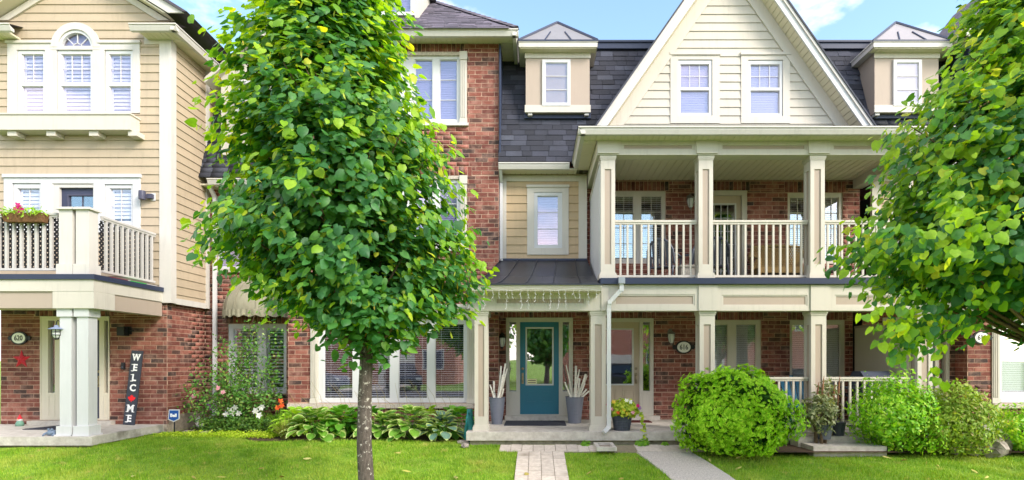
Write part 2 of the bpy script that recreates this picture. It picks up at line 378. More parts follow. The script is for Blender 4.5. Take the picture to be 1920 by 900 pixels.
def siding(h, fr, L, z0, z1, mat, pitch=0.174, holes=(), clip=None, name='siding_wall', zstart=None):
    """lapped boards, each its own piece, over a sheathing sheet; clip(z) -> (u0, u1) trims them to a gable"""
    cl = clip or (lambda z: (0, L)); mb = MB()
    if clip:
        a, b = cl(z0); c, d = cl(z1); pts = [fr.p(a, -.03, z0), fr.p(b, -.03, z0), fr.p(d, -.03, z1), fr.p(c, -.03, z1)]
        mb.add(pts, [(0, 1, 2, 3)])
    else: mb.add([fr.p(0, -.03, z0), fr.p(L, -.03, z0), fr.p(L, -.03, z1), fr.p(0, -.03, z1)], [(0, 1, 2, 3)])
    # the sheet is cut by the openings when they are there
    if holes:
        mb = MB()
        for k in range(24):
            a_, b_ = z0 + (z1 - z0) * k / 24, z0 + (z1 - z0) * (k + 1) / 24; c0, c1 = cl((a_ + b_) / 2)
            for p, q, c, d in rect_minus((c0, c1, a_, b_), holes): mb.add([fr.p(p, -.03, c), fr.p(q, -.03, c), fr.p(q, -.03, d), fr.p(p, -.03, d)], [(0, 1, 2, 3)])
    w = mb.build(name, [mat], h.t)
    z = z0 if zstart is None else zstart
    while z < z1 - 0.01:
        za, zb = max(z, z0), min(z + pitch, z1)
        cuts = sorted({za, zb, *[e for hh in holes for e in (hh[2], hh[3]) if za + .012 < e < zb - .012]})
        for c, d in zip(cuts, cuts[1:]):
            a0, a1 = cl(c); b0, b1 = cl(min(d, z1))
            for p, q, _, _ in rect_minus((min(a0, b0), max(a1, b1), c, d), [(hh[0], hh[1], c - 1, d + 1) for hh in holes if hh[2] < (c + d) / 2 < hh[3]]):
                p0, q0, p1, q1 = max(p, a0), min(q, a1), max(p, b0), min(q, b1)
                if q0 - p0 < .02: continue
                if q1 - p1 < 0.005: m = (p1 + q1) / 2; p1, q1 = m - .003, m + .003
                f = lambda zz: 0.022 - 0.018 * (zz - z) / pitch
                e = 0.008 if d >= zb - 1e-6 else 0
                MB().hexa([fr.p(p0, f(c), c), fr.p(q0, f(c), c), fr.p(q1, f(d), d + e), fr.p(p1, f(d), d + e),
                           fr.p(p0, -.028, c), fr.p(q0, -.028, c), fr.p(q1, -.028, d + e), fr.p(p1, -.028, d + e)]).build('siding_board', [mat], w)
        z += pitch
    return w

def shingle_slope(h, par, x0, x1, p0, p1, mat, expo=0.135, wid=0.33, keep=None, thick=0.011):
    """courses of shingles on a slope that faces -Y; p0=(y,z) lower edge, p1 upper edge"""
    dy, dz = p1[0] - p0[0], p1[1] - p0[1]; Ls = math.hypot(dy, dz); ang = math.atan2(dz, dy); n = int(Ls / expo)
    for k in range(n):
        x = x0 - (k % 3) * wid / 3 - U(0, .05)
        while x < x1:
            w = wid * random.choice((.6, .8, 1, 1, 1.15)); a, b = max(x, x0), min(x + w, x1); x += w
            if b - a < .04: continue
            cy, cz = p0[0] + dy * (k + 1) * expo / Ls, p0[1] + dz * (k + 1) * expo / Ls; cx = (a + b) / 2
            if keep and not keep(cx, cz - dz * .5 * expo / Ls, b - a): continue
            M = Matrix.Translation((cx, cy, cz)) @ Matrix.Rotation(ang, 4, 'X') @ Matrix.Diagonal((b - a - .006, expo * 1.12, thick * U(.8, 1.5), 1))
            h.shingles.append(dict(c=(cx, cy, cz), l=b - a, M=M, par=par, mat=mat))

def trim(par, name, r, D, depth, mat, back=0.0):
    X0, X1, Z0, Z1 = PR(r, D); return MB().box(X0, X1, D, D + depth + back, Z0, Z1).build(name, [mat], par)
def casing(par, outer, hole, D, proud, depth, mat, name='casing', cap=None):
    """boards round an opening; the head cap stands further out"""
    mb = MB(); A = PR(outer, D); B = PR(hole, D)
    for a, b, c, d in rect_minus(A, [B]): mb.box(a, b, D - proud, D + depth, c, d)
    if cap: mb.box(A[0] - .015, A[1] + .015, D - proud - .025, D + depth, A[3], A[3] + cap)
    return mb.build(name, [mat], par)

def slats(mb, X0, X1, Z0, Z1, Y, pitch, width, tilt, th=0.004):
    z = Z1 - pitch * .6; dy, dz = width / 2 * math.cos(tilt), width / 2 * math.sin(tilt)
    while z > Z0 + pitch * .3:
        mb.hexa([(X0, Y - dy, z - dz), (X1, Y - dy, z - dz), (X1, Y - dy, z - dz + th), (X0, Y - dy, z - dz + th),
                 (X0, Y + dy, z + dz), (X1, Y + dy, z + dz), (X1, Y + dy, z + dz + th), (X0, Y + dy, z + dz + th)]); z -= pitch

def window(par, wr, D, cells, fmat=None, blind=None, dep=0.07, glass=None, bmat=None, room=0.9, pitch=0.045, tilt=0.5, label=None, mw=0.012, tall=None):
    """wr: outer frame in photograph px on plane D; cells: glass openings (x0,y0,x1,y1,columns,rows)"""
    fmat = fmat or WHITE; glass = glass or GLASS; X0, X1, Z0, Z1 = PR(wr, D); cw = [PR(c, D) for c in cells]; mb = MB()
    for a, b, c, d in rect_minus((X0, X1, Z0, Z1), cw): mb.box(a, b, D, D + dep, c, d)
    for a, b, c, d in cw:                                     # stepped sash edge
        for p, q, e, f in rect_minus((a, b, c, d), [(a + .012, b - .012, c + .012, d - .012)]): mb.box(p, q, D + .018, D + dep * .8, e, f)
    w = mb.build('window', [fmat], par)
    if label: w['label'] = label
    gy = D + dep * .55
    for (a, b, c, d), cc in zip(cw, cells):
        MB().box(a, b, gy, gy + .006, c, d).build('pane', [glass], w)
        nc, nr = (cc[4], cc[5]) if len(cc) > 4 else (1, 1)
        if nc * nr > 1:
            for i in range(1, nc): x = a + (b - a) * i / nc; MB().box(x - mw / 2, x + mw / 2, gy - .014, gy - .002, c, d).build('muntin', [fmat], w)
            for i in range(1, nr): z = c + (d - c) * i / nr; MB().box(a, b, gy - .012, gy - .003, z - mw / 2, z + mw / 2).build('muntin', [fmat], w)
        if blind:
            s = MB(); yb = gy + (.05 if blind == 'slats' else .022)
            if blind == 'shade':
                z = c
                while z < d: s.add([(a, yb + .008, z), (b, yb + .008, z), (b, yb, z + .018), (a, yb, z + .018), (b, yb + .008, min(d, z + .036)), (a, yb + .008, min(d, z + .036))], [(0, 1, 2, 3), (3, 2, 4, 5)]); z += .036
                s.build('window_shade', [bmat or BLINDL], w)
            elif blind == 'shutter':
                f = .045; s.box(a, a + f, yb, yb + .025, c, d); s.box(b - f, b, yb, yb + .025, c, d); s.box(a + f, b - f, yb, yb + .025, c, c + f); s.box(a + f, b - f, yb, yb + .025, d - f, d)
                slats(s, a + f, b - f, c + f, d - f, yb + .03, .078, .1 if tilt > .9 else .075, tilt, .007); s.build('shutter', [bmat or BLINDW], w)
            else:
                top = d if tall is None else c + (d - c); bot = c if tall is None else d - (d - c) * tall
                slats(s, a + .008, b - .008, bot, top, yb, pitch, pitch * .95, tilt, .003)
                for fx in (.2, .8): s.box(a + (b - a) * fx - .002, a + (b - a) * fx + .002, yb - .004, yb - .001, bot, top)
                s.build('blind', [bmat or BLINDW], w)
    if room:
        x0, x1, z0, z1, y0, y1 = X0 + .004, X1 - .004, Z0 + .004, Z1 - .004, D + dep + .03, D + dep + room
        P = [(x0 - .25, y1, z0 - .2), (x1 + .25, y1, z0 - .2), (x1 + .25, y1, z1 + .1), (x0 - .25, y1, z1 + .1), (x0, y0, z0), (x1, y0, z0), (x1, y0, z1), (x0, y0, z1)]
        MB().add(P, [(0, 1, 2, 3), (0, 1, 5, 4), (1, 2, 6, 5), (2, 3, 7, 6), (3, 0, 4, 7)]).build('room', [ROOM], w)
    return w

def entry(par, D, fr_r, slab, glass, sides, slabmat, frmat, panels=(), handle=None, gtrim=None, label=None, grid=(1, 1)):
    """front door: surround with sidelights, slab with a glazed light, raised panels, lock set"""
    X0, X1, Z0, Z1 = PR(fr_r, D); S = PR(slab, D); sd = [PR(q, D) for q in sides]; mb = MB()
    for a, b, c, d in rect_minus((X0, X1, Z0, Z1), [S] + sd): mb.box(a, b, D - .012, D + .11, c, d)
    for q in sd:                                                # panel mould below each sidelight
        zb = Z0 + .05; zt = q[2] - .03
        if zt > zb + .1:
            for a, b, c, d in rect_minus((q[0] - .005, q[1] + .005, zb, zt), [(q[0] + .02, q[1] - .02, zb + .03, zt - .03)]): mb.box(a, b, D - .02, D, c, d)
    mb.box(X0, X0 + .02, D - .022, D - .01, Z0, Z1); mb.box(X1 - .02, X1, D - .022, D - .01, Z0, Z1); mb.box(X0, X1, D - .024, D - .01, Z1 - .02, Z1 + .004)
    f = mb.build('door_frame', [frmat], par)
    for q in sd: MB().box(q[0], q[1], D + .05, D + .056, q[2], q[3]).build('sidelight', [GLASS_DOOR], f)
    G = PR(glass, D); y0, y1 = D + .045, D + .09; mb = MB()
    for a, b, c, d in rect_minus(S, [G]): mb.box(a, b, y0, y1, c, d)
    dr = mb.build('door', [slabmat], par)
    if label: dr['label'] = label
    MB().box(G[0], G[1], y0 + .02, y0 + .026, G[2], G[3]).build('pane', [GLASS_DOOR], dr)
    t = MB(); w = .03
    for a, b, c, d in rect_minus((G[0] - w, G[1] + w, G[2] - w, G[3] + w), [G]): t.box(a, b, y0 - .015, y0 - .001, c, d)
    for i in range(1, grid[0]): x = G[0] + (G[1] - G[0]) * i / grid[0]; t.box(x - .006, x + .006, y0 + .006, y0 + .018, G[2], G[3])
    for i in range(1, grid[1]): z = G[2] + (G[3] - G[2]) * i / grid[1]; t.box(G[0], G[1], y0 + .007, y0 + .017, z - .006, z + .006)
    t.build('glass_trim', [gtrim or WHITE], dr)
    for p in panels:
        a, b, c, d = PR(p, D); m = MB()
        for q in rect_minus((a, b, c, d), [(a + .025, b - .025, c + .025, d - .025)]): m.box(q[0], q[1], y0 - .012, y0 - .001, q[2], q[3])
        m.box(a + .05, b - .05, y0 - .010, y0 - .001, c + .05, d - .05); m.build('door_panel', [slabmat], dr)
    if handle:
        hx, hz = wx(handle[0], D), wz(handle[1], D); m = MB()
        m.box(hx - .022, hx + .022, y0 - .014, y0 - .001, hz - .12, hz + .11)
        m.tube([(hx, y0 - .012, hz + .07), (hx, y0 - .06, hz + .05), (hx, y0 - .065, hz - .04), (hx, y0 - .012, hz - .09)], .011, 8)
        m.build('handle', [BRASS], dr, smooth=False)
        MB().lathe([(0.001, 0), (.03, 0), (.03, .012), (.02, .02), (.001, .02)], (0, 0, 0), 12).build('deadbolt', [BRASS], dr)
        db = WM and [o for o in bpy.data.objects if o.parent == dr and o.name.startswith('deadbolt')][-1]
        M = Matrix.Translation((hx, y0 - .001, hz + .2)) @ Matrix.Rotation(R(90), 4, 'X'); db.matrix_basis = M; WM[db] = M
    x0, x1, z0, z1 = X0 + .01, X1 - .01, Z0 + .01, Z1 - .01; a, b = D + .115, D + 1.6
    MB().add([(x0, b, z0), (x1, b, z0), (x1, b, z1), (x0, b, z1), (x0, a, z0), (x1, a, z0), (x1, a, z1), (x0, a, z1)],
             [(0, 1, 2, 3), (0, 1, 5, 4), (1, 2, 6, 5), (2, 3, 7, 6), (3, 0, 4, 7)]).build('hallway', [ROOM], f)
    return dr

def column(par, X, Y, z0, z1, w=0.255, base=0.075, cap=True, panel=True, mat=None, y0=None):
    """square boxed column, front face at Y: core panel between corner boards, plinth, neck mould"""
    mat = mat or CREAM; mb = MB(); e = w / 2; y = Y + e; bw = w * .27
    if panel:
        zb, zt = z0 + .26, z1 - .24
        for sx in (-1, 1):
            for sy in (-1, 1):
                xa, xb = sorted((X + sx * e, X + sx * (e - bw))); ya, yb = sorted((y + sy * e, y + sy * (e - bw)))
                mb.box(xa, xb, ya, yb, zb, zt)
        mb.box(X - e, X + e, Y, Y + w, z0, zb); mb.box(X - e, X + e, Y, Y + w, zt, z1)
    else: mb.box(X - e, X + e, Y, Y + w, z0, z1)
    mb.box(X - e - .03, X + e + .03, Y - .03, Y + w + .03, z0, z0 + base)
    mb.box(X - e - .018, X + e + .018, Y - .018, Y + w + .018, z0 + base, z0 + base + .03)
    if cap:
        mb.box(X - e - .02, X + e + .02, Y - .02, Y + w + .02, z1 - .045, z1); mb.box(X - e - .01, X + e + .01, Y - .01, Y + w + .01, z1 - .075, z1 - .045)
    c = mb.build('column', [mat], par)
    if panel: MB().box(X - e + .018, X + e - .018, Y + .018, Y + w - .018, zb, zt).build('panel', [TAUPE], c)
    return c

def beam(par, x0, x1, Y, z0, z1, insets, depth=0.26, mat=None, proud=0.016):
    """boxed beam with recessed taupe panels; insets are (x0,x1,z0,z1)"""
    mb = MB(); mb2 = MB()
    for a, b, c, d in rect_minus((x0, x1, z0, z1), insets): mb.box(a, b, Y, Y + depth, c, d)
    for a, b, c, d in insets:                                    # inner step mould
        for p, q, e, f in rect_minus((a, b, c, d), [(a + .028, b - .028, c + .024, d - .024)]): mb.box(p, q, Y + .01, Y + .05, e, f)
    o = mb.build('beam', [mat or CREAM], par)
    for a, b, c, d in insets: MB().box(a, b, Y + .024, Y + .06, c, d).build('panel', [TAUPE], o)
    return o

def gutter(par, x0, x1, Y, ztop, mat=None, h=0.125, d=0.12, name='gutter'):
    """K-profile eaves gutter along X, front lip at Y, fascia board behind it"""
    p = [(Y + d, ztop - h), (Y + d * .42, ztop - h), (Y + .02, ztop - h * .42), (Y + .02, ztop - h * .2), (Y, ztop - h * .18), (Y, ztop), (Y + .012, ztop), (Y + .03, ztop - h * .3), (Y + d, ztop - h * .55)]
    return MB().prism(p, 'x', x0, x1).build(name, [mat or WHITE2], par)
def gutter_y(par, X, y0, y1, ztop, sgn, mat=None, h=0.125, d=0.12):
    """the same gutter along Y; it faces sgn*X with its lip at X"""
    p = [(X - sgn * q[0], q[1]) for q in ((d, ztop - h), (d * .42, ztop - h), (.02, ztop - h * .42), (.02, ztop - h * .2), (0, ztop - h * .18), (0, ztop), (.012, ztop), (.03, ztop - h * .3), (d, ztop - h * .55))]
    return MB().prism(p, 'y', y0, y1).build('gutter', [mat or WHITE2], par)
def soffit(par, x0, x1, y0, y1, z, along='y', pitch=0.105, th=0.012, mat=None, name='soffit', gap=.004):
    """ribbed vinyl soffit: strips with a groove between each two"""
    mb = MB()
    if along == 'y':
        n = max(1, round((x1 - x0) / pitch)); s = (x1 - x0) / n
        for i in range(n): mb.box(x0 + i * s + gap, x0 + (i + 1) * s - gap, y0, y1, z, z + th)
    else:
        n = max(1, round((y1 - y0) / pitch)); s = (y1 - y0) / n
        for i in range(n): mb.box(x0, x1, y0 + i * s + .004, y0 + (i + 1) * s - .004, z, z + th)
    mb.box(x0, x1, y0, y1, z + th + .002, z + th + .02)
    return mb.build(name, [mat or SOFFIT], par, kind='stuff')
def downspout(par, pts, w=0.07, mat=None):
    mb = MB()
    for a, b in zip(pts, pts[1:]): mb.strip(a, b, w, w * .8)
    for p in pts[1:-1]: mb.box(p[0] - w * .53, p[0] + w * .53, p[1] - w * .45, p[1] + w * .45, p[2] - w * .5, p[2] + w * .5)
    return mb.build('downspout', [mat or WHITE], par)
def railing(par, a, b, z0, z1, pitch=0.127, mat=None, bw=0.034, first=None):
    """rail part with top and bottom bars; every baluster is a piece of its own"""
    a, b = Vector((a[0], a[1], 0)), Vector((b[0], b[1], 0)); L = (b - a).length; ang = math.atan2(b.y - a.y, b.x - a.x); fr = Fr(a.x, a.y, ang); mat = mat or CREAM
    mb = MB(); mb.fbox(fr, 0, L, -.035, .035, z1 - .04, z1); mb.fbox(fr, 0, L, -.022, .022, z1 - .075, z1 - .04); r = mb.build('railing', [mat], par); MB().fbox(fr, 0, L, -.022, .022, z0, z0 + .04).build('bottom_rail', [mat], r); n = int(L / pitch); off = (L - (n - 1) * pitch) / 2; me = None
    for i in range(n):
        if me is None:
            o = MB().box(-bw / 2, bw / 2, -bw / 2, bw / 2, z0 + .04, z1 - .075).build('baluster', [mat], r); me = o.data
        else: o = bpy.data.objects.new('baluster', me); adopt(o, r)
        M = Matrix.Translation(fr.p(off + i * pitch, 0, 0)) @ Matrix.Rotation(ang, 4, 'Z'); o.matrix_basis = M; WM[o] = M
    return r
def text(par, body, size, loc, mat, rz=0.0, bold=0.0, ext=0.002, rx=R(90), name='lettering', sx=1.0, ry=0.0):
    c = bpy.data.curves.new(name, 'FONT'); c.body = body; c.size = size; c.align_x = 'CENTER'; c.align_y = 'CENTER'; c.offset = bold; c.extrude = ext; c.resolution_u = 3
    c.materials.append(mat); tmp = bpy.data.objects.new(name, c); me = bpy.data.meshes.new_from_object(tmp); bpy.data.objects.remove(tmp); o = bpy.data.objects.new(name, me)
    return adopt(o, par, Matrix.Translation(loc) @ Matrix.Rotation(ry, 4, 'Y') @ Matrix.Rotation(rz, 4, 'Z') @ Matrix.Rotation(rx, 4, 'X') @ Matrix.Diagonal((sx, 1, 1, 1)))
# ------------------------------------------------------------------ the ground
def gz(x, y):                                      # the front lawn falls away from the houses towards the pavement
    return 0.1 if y >= 9.6 else (0.1 - 0.12 * (9.6 - y) if y > 6.5 else 0.1 - 0.12 * 3.1)
GL = gz(0, 0)
LAWN = rough_mat('lawn_soil_and_thatch', srgb(92, 128, 34), srgb(132, 164, 52), 6, 0.6, 0.95, srgb(150, 150, 70), 1.3, (0.56, 0.75))
xs = [-900, -200, -60] + [-20 + .5 * i for i in range(81)] + [60, 200, 900]; ys = [-900, -200, -60, -20] + [-10 + .5 * i for i in range(60)] + [24, 60, 200, 900]
gm = MB(); gm.v = [(x, y, gz(x, y) + (0.012 * math.sin(x * 1.7 + y) * math.sin(y * 2.3) if -11 < x < 12 and 5 < y < 11 else 0)) for y in ys for x in xs]
W_ = len(xs); gm.f = [(j * W_ + i, j * W_ + i + 1, (j + 1) * W_ + i + 1, (j + 1) * W_ + i) for j in range(len(ys) - 1) for i in range(W_ - 1)]; gm.m = [0] * len(gm.f)
gm.build('ground', [LAWN], None, smooth=True, kind='structure')
ASPH = rough_mat('asphalt', srgb(58, 58, 60), srgb(84, 84, 86), 40, 0.5)
MB().box(-200, 200, -10.5, -3.5, GL - .05, GL + .006).build('road', [ASPH], None, kind='structure')
MB().box(-200, 200, -3.4, -3.25, GL - .05, GL + .11).build('kerb', [CONC], None, kind='structure')
MB().box(-200, 200, -2.0, -0.6, GL - .05, GL + .02).build('pavement', [CONC], None, kind='structure')

YW, YT, YC, YS, YG, YR, Y6, YL = 11.73, 11.40, 9.83, 11.60, 11.35, 10.98, 11.28, 12.60
XM2 = 8.16                                         # 614 is 618 mirrored: X -> XM2 - X
XT0, XT1 = wx(540, YT), wx(935, YT)
SLAB = 0.33
def mX(m, a, b): return (XM2 - b, XM2 - a) if m else (a, b)
def mr(m, r, D):
    if not m: return r
    k = 2 * VX + XM2 * F / D; return (k - r[2], r[1], k - r[0], r[3]) + tuple(r[4:])
def hole(r, D, x0): a, b, c, d = PR(r, D); return (a - x0, b - x0, c, d)

def tower(h, m):
    X0, X1 = mX(m, XT0, XT1); q = lambda r: mr(m, r, YT); fr = Fr(X0, YT); L = X1 - X0
    g = (583, 573, 890, 756); s2 = (598, 330, 876, 466); s3 = (598, 98, 876, 232)
    zt = wz(82, YT)
    hs = [hole(q(r), YT, X0) for r in (g, s2, s3)]
    sol = [hole(q((588, 82, 871, 98)), YT, X0), hole(q((588, 312, 885, 330)), YT, X0), hole(q((545, 765, 890, 787)), YT, X0)]
    brickwall(h, fr, L, 0.3, zt, hs, sol)
    brickwall(h, Fr(X1, YT + .001, R(90)), 1.3, 0.3, zt, name='side_wall'); brickwall(h, Fr(X0, YT + 1.3, R(-90)), 1.3, 0.3, zt, name='side_wall')
    MB().box(X0 - .02, X1 + .02, YT - .03, YT + .3, -.2, .3).build('foundation', [CONC_D], h.t)
    # ground-floor window: four casements between pilasters
    cells = [(607, 607, 661, 747.5), (677, 607, 731, 747.5), (747, 607, 801, 747.5), (815.5, 607, 870, 747.5)]
    if m: cells = [(a, b + 2, c, d - 12, 1, 1) for a, b, c, d in cells]
    window(h.t, q((596.5, 597, 876, 755)), YT + .03, [q(c) for c in cells], WHITE, 'slats', bmat=BLINDW, pitch=.046, tilt=.12 if not m else 1.15, room=1.2)
    def pil(par, a, y0, b, y1, D):
        A = PR(q((a, y0, b, y1)), D); mb = MB(); mb.box(A[0], A[1], D - .03, D + .1, A[2], A[3]); w = A[1] - A[0]
        for i in range(3): mb.box(A[0] + w * (.18 + .25 * i), A[0] + w * (.30 + .25 * i), D - .042, D - .029, A[2] + .12, A[3] - .22)
        mb.box(A[0] - .01, A[1] + .01, D - .045, D + .1, A[2] - .0, A[2] + .09); mb.box(A[0] - .012, A[1] + .012, D - .05, D + .1, A[3] - .17, A[3]); mb.build('pilaster', [CREAM], par)
    pil(h.t, 583, 597, 596.4, 756, YT); pil(h.t, 876.1, 597, 890, 756, YT)
    mb = MB(); a, b, c, d = PR(q((578, 573, 894, 597)), YT); mb.box(a, b, YT - .06, YT + .1, c, d); mb.box(a - .04, b + .04, YT - .12, YT + .05, d - .07, d + .02); mb.build('window_head', [CREAM], h.t)
    a, b, c, d = PR(q((541, 756.5, 889, 765)), YT); MB().box(a, b, YT - .07, YT + .1, c, d).build('window_sill', [STONE], h.t)
    # upper floors
    for (x0, y0, x1, y1), yb in ((s2, 478), (s3, 240)):
        cl = [(x, y0 + 13, x + 33, y1 - 8, 1, 3) for x in (612, 660, 712, 778, 824)]
        window(h.t, q((598, y0 + 6, 863, y1)), YT + .03, [q(c) for c in cl], WHITE, 'shade', glass=GLASS_UP)
        pil(h.t, 863.2, y0, 875.5, y1, YT); a, b, c, d = PR(q((598, y0, 863, y0 + 6)), YT); MB().box(a, b, YT - .02, YT + .1, c, d).build('window_head', [STONE], h.t)
        a, b, c, d = PR(q((592, y1, 879, y1 + 5)), YT); MB().box(a, b, YT - .06, YT + .1, c, d).build('window_sill', [WHITE2], h.t)
    # eaves and hipped roof
    e, ze = .42, wz(53, YT - .45); Xa, Xb, Yf = X0 - e, X1 + e, YT - .45
    gutter(h.t, Xa, Xb, Yf, ze); gutter_y(h.t, Xb, Yf + .02, YT + 5, ze, 1); gutter_y(h.t, Xa, Yf + .02, YT + 5, ze, -1)
    zs = zt + .005
    soffit(h.t, Xa + .1, Xb - .1, Yf + .1, YT + .02, zs, 'y', .106); soffit(h.t, X1 + .0, Xb - .1, YT + .03, YT + 4, zs, 'x', .106); soffit(h.t, Xa + .1, X0, YT + .03, YT + 4, zs, 'x', .106)
    hw = (Xb - Xa) / 2; p = .907; zr = ze + hw * p; cx = (Xa + Xb) / 2; ye = YT + 7
    rf = MB().add([(Xa, Yf, ze), (Xb, Yf, ze), (cx, Yf + hw, zr), (Xa, ye, ze), (Xb, ye, ze), (cx, ye, zr)], [(0, 1, 2), (1, 4, 5, 2), (0, 2, 5, 3)]).build('roof', [SH_TOWER], h.t)
    shingle_slope(h, rf, Xa, Xb, (Yf - .02, ze - .01), (Yf + hw, zr), SH_TOWER, .125, .3, keep=lambda x, z, w: abs(x - cx) + w * .5 < hw - (z - ze) / p - .02)
    for sx in (-1, 1):                               # hip caps
        X = Xb if sx > 0 else Xa; n = 22
        for k in range(n):
            t0, t1 = k / n * hw, (k + 1.25) / n * hw; y0, y1 = Yf + t0, Yf + t1; a, b = X - sx * t0, X - sx * t1; z0, z1 = ze + t0 * p + .022, ze + t1 * p + .012
            mb = MB(); w = .1
            mb.add([(a - sx * w, y0 - .02, z0), (a, y0, z0 + .03), (a + sx * .02, y0 + w, z0), (b + sx * 0 - sx * w, y1 - .02, z1), (b, y1, z1 + .03), (b + sx * .02, y1 + w, z1)],
                   [(0, 1, 4, 3), (1, 2, 5, 4), (0, 1, 2), (3, 4, 5)]).build('hip_cap', [SH_TOWER], rf)
    # dormer in the tower roof
    D = YT + .25; dq = lambda r: mr(m, r, D)
    A = PR(dq((704, -70, 786, 34)), D); mb = MB(); mb.box(A[0], A[1], D, D + 2.4, A[2], A[3])
    dm = mb.build('dormer', [CREAM], h.t); ccx = (A[0] + A[1]) / 2; w2 = (A[1] - A[0]) / 2 + .15
    MB().prism([(ccx - w2, A[3] - .05), (ccx, A[3] + .75), (ccx + w2, A[3] - .05)], 'y', D - .2, D + 3).build('dormer_roof', [SH_TOWER], dm)
    window(h.t, dq((715, -50, 777, 28)), D - .075, [dq((724, -42, 770, 22, 2, 2))], WHITE, 'shade', glass=GLASS_UP, room=0)

def link(h, m, body=True):
    """middle strip beside the porch: lap-sided second floor, mansard with a dormer"""
    q = lambda r: mr(m, r, YS); X0, X1 = mX(m, wx(942, YS), wx(1100, YS)); z0, z1 = wz(490, YS), 5.5; mat = BEIGE2
    hs = [hole(q((988.5, 347.6, 1066, 478)), YS, X0)]
    siding(h, Fr(X0, YS), X1 - X0, z0, z1, mat, holes=hs)
    for r in ((942, 329, 949.5, 488), (1085, 329, 1100.6, 488), (949.6, 329, 1084.9, 339.6)): trim(h.t, 'corner_board' if r[3] > 400 else 'frieze_board', q(r), YS - .035, .07, CREAM)
    casing(h.t, q((988.5, 352, 1066, 478)), q((1001.5, 361, 1054, 465.5)), YS, .03, .04, CREAM, cap=.05)
    window(h.t, q((1001.5, 361, 1054, 465.5)), YS - .015, [q((1007, 367, 1047, 459.5, 1, 3))], WHITE, 'shade', glass=GLASS_UP)
    a, b, c, d = PR(q((942, 485.5, 1100, 490.5)), YS); MB().box(a, b, YS - .06, YS + .05, c - .02, d).build('flashing', [NAVY], h.t)
    # mansard
    a, b = mX(m, XT1 + .001, 3.3); p0, p1 = (11.24, 5.66), (12.2, 8.49)
    rf = MB().add([(a, p0[0] + .012, p0[1]), (b, p0[0] + .012, p0[1]), (b, p1[0] + .012, p1[1]), (a, p1[0] + .012, p1[1])], [(0, 1, 2, 3)]).build('mansard_roof', [SH_DARK], h.t)
    DX = .455; D0 = 11.45
    def keep(x, z, w):
        x = XM2 - x if m else x
        if abs(x - DX) < .64 and 6.75 < z < 8.6: return False
        return x - w / 2 < (1.25 + (z - 6.31) / 1.43 + .15 if z > 6.2 else .95 + (z - 5.6) * .5)
    shingle_slope(h, rf, a, b, p0, p1, SH_DARK, .133, .34, keep)
    MB().box(a, b, 12.13, 12.3, 8.47, 8.62).box(a, b, 12.10, 12.32, 8.6, 8.64).build('ridge_cap', [NAVY], rf)
    a, b = mX(m, XT1 + .01, .68); gutter(h.t, a, b, 11.18, 5.62); a, b = mX(m, XT1 + .01, 1.1); soffit(h.t, a, b, 11.29, YS - .04, 5.50, 'y', .11)
    a, b = mX(m, XT1 + .02, XT1 + .05); MB().box(a, b, 11.3, 12.3, 5.6, 8.1).build('step_flashing', [NAVY], rf)
    # dormer
    dq = lambda r: mr(m, r, D0); dx = XM2 - DX if m else DX
    A = PR(dq((985.8, 88, 1105.6, 211.5)), D0)
    dm = MB().box(A[0], A[1], D0, D0 + 1.2, A[2], A[3]).build('dormer', [TAUPE], h.t)
    for r, nm in (((985, 88, 1106.4, 98), 'frieze_board'), ((985, 98.4, 1106.4, 109.5), 'frieze_board'), ((985, 198, 1106.4, 211.5), 'sill_board')):
        a, b, c, d = PR(dq(r), D0); MB().box(a - .01, b + .01, D0 - (.03 if nm[0] == 's' or r[1] < 90 else .02), D0 - .001, c, d).build(nm, [CREAM], dm)
    for r in ((990, 211.5, 998, 216), (1096, 211.5, 1104, 216)): a, b, c, d = PR(dq(r), D0); MB().box(a, b, D0, D0 + .15, c, d).build('bracket', [WHITE2], dm)
    a, b, c, d = PR(dq((985, 211.5, 1106, 220)), D0 + .1); MB().box(a - .02, b + .02, D0 + .07, D0 + .3, c - .03, d).build('apron_flashing', [NAVY], dm)
    window(h.t, dq((1016.8, 111.4, 1069.7, 198)), D0 - .04, [dq((1022.4, 117, 1064, 192.7, 1, 3))], WHITE, 'shade', glass=GLASS_UP, room=0, dep=.039 + .0)
    e = .14; xa, xb, ya, yb = A[0] - e, A[1] + e, D0 - .2, D0 + 1.3; ze = wz(76, ya)
    mb = MB(); mb.box(xa, xb, ya, yb, ze - .13, ze - .03); mb.box(xa - .015, xb + .015, ya - .015, yb, ze - .03, ze); mb.build('dormer_fascia', [WHITE2, NAVY], dm)
    soffit(dm, xa + .02, xb - .02, ya + .02, D0 - .0, ze - .15, 'y', .1)
    cy = D0 + .35; zp = wz(43, cy)
    dr = MB().add([(xa, ya, ze + .002), (xb, ya, ze + .002), (xb, yb, ze + .002), (xa, yb, ze + .002), (dx, cy, zp)], [(0, 1, 4), (1, 2, 4), (2, 3, 4), (3, 0, 4)]).build('dormer_roof', [SILVER], dm)
    mb = MB()
    for c in ((xa, ya), (xb, ya), (xb, yb), (xa, yb)): mb.strip((c[0], c[1], ze + .012), (dx, cy, zp + .012), .045, .03)
    for t in (.33, .67): mb.strip((xa + (xb - xa) * t, ya, ze + .01), (xa + (xb - xa) * t + (dx - xa - (xb - xa) * t) * .45, ya + (cy - ya) * .45, ze + .01 + (zp - ze) * .45), .022, .025)
    mb.box(xa - .02, xb + .02, ya - .02, ya + .02, ze - .02, ze + .012); mb.build('roof_seam', [NAVY], dr)

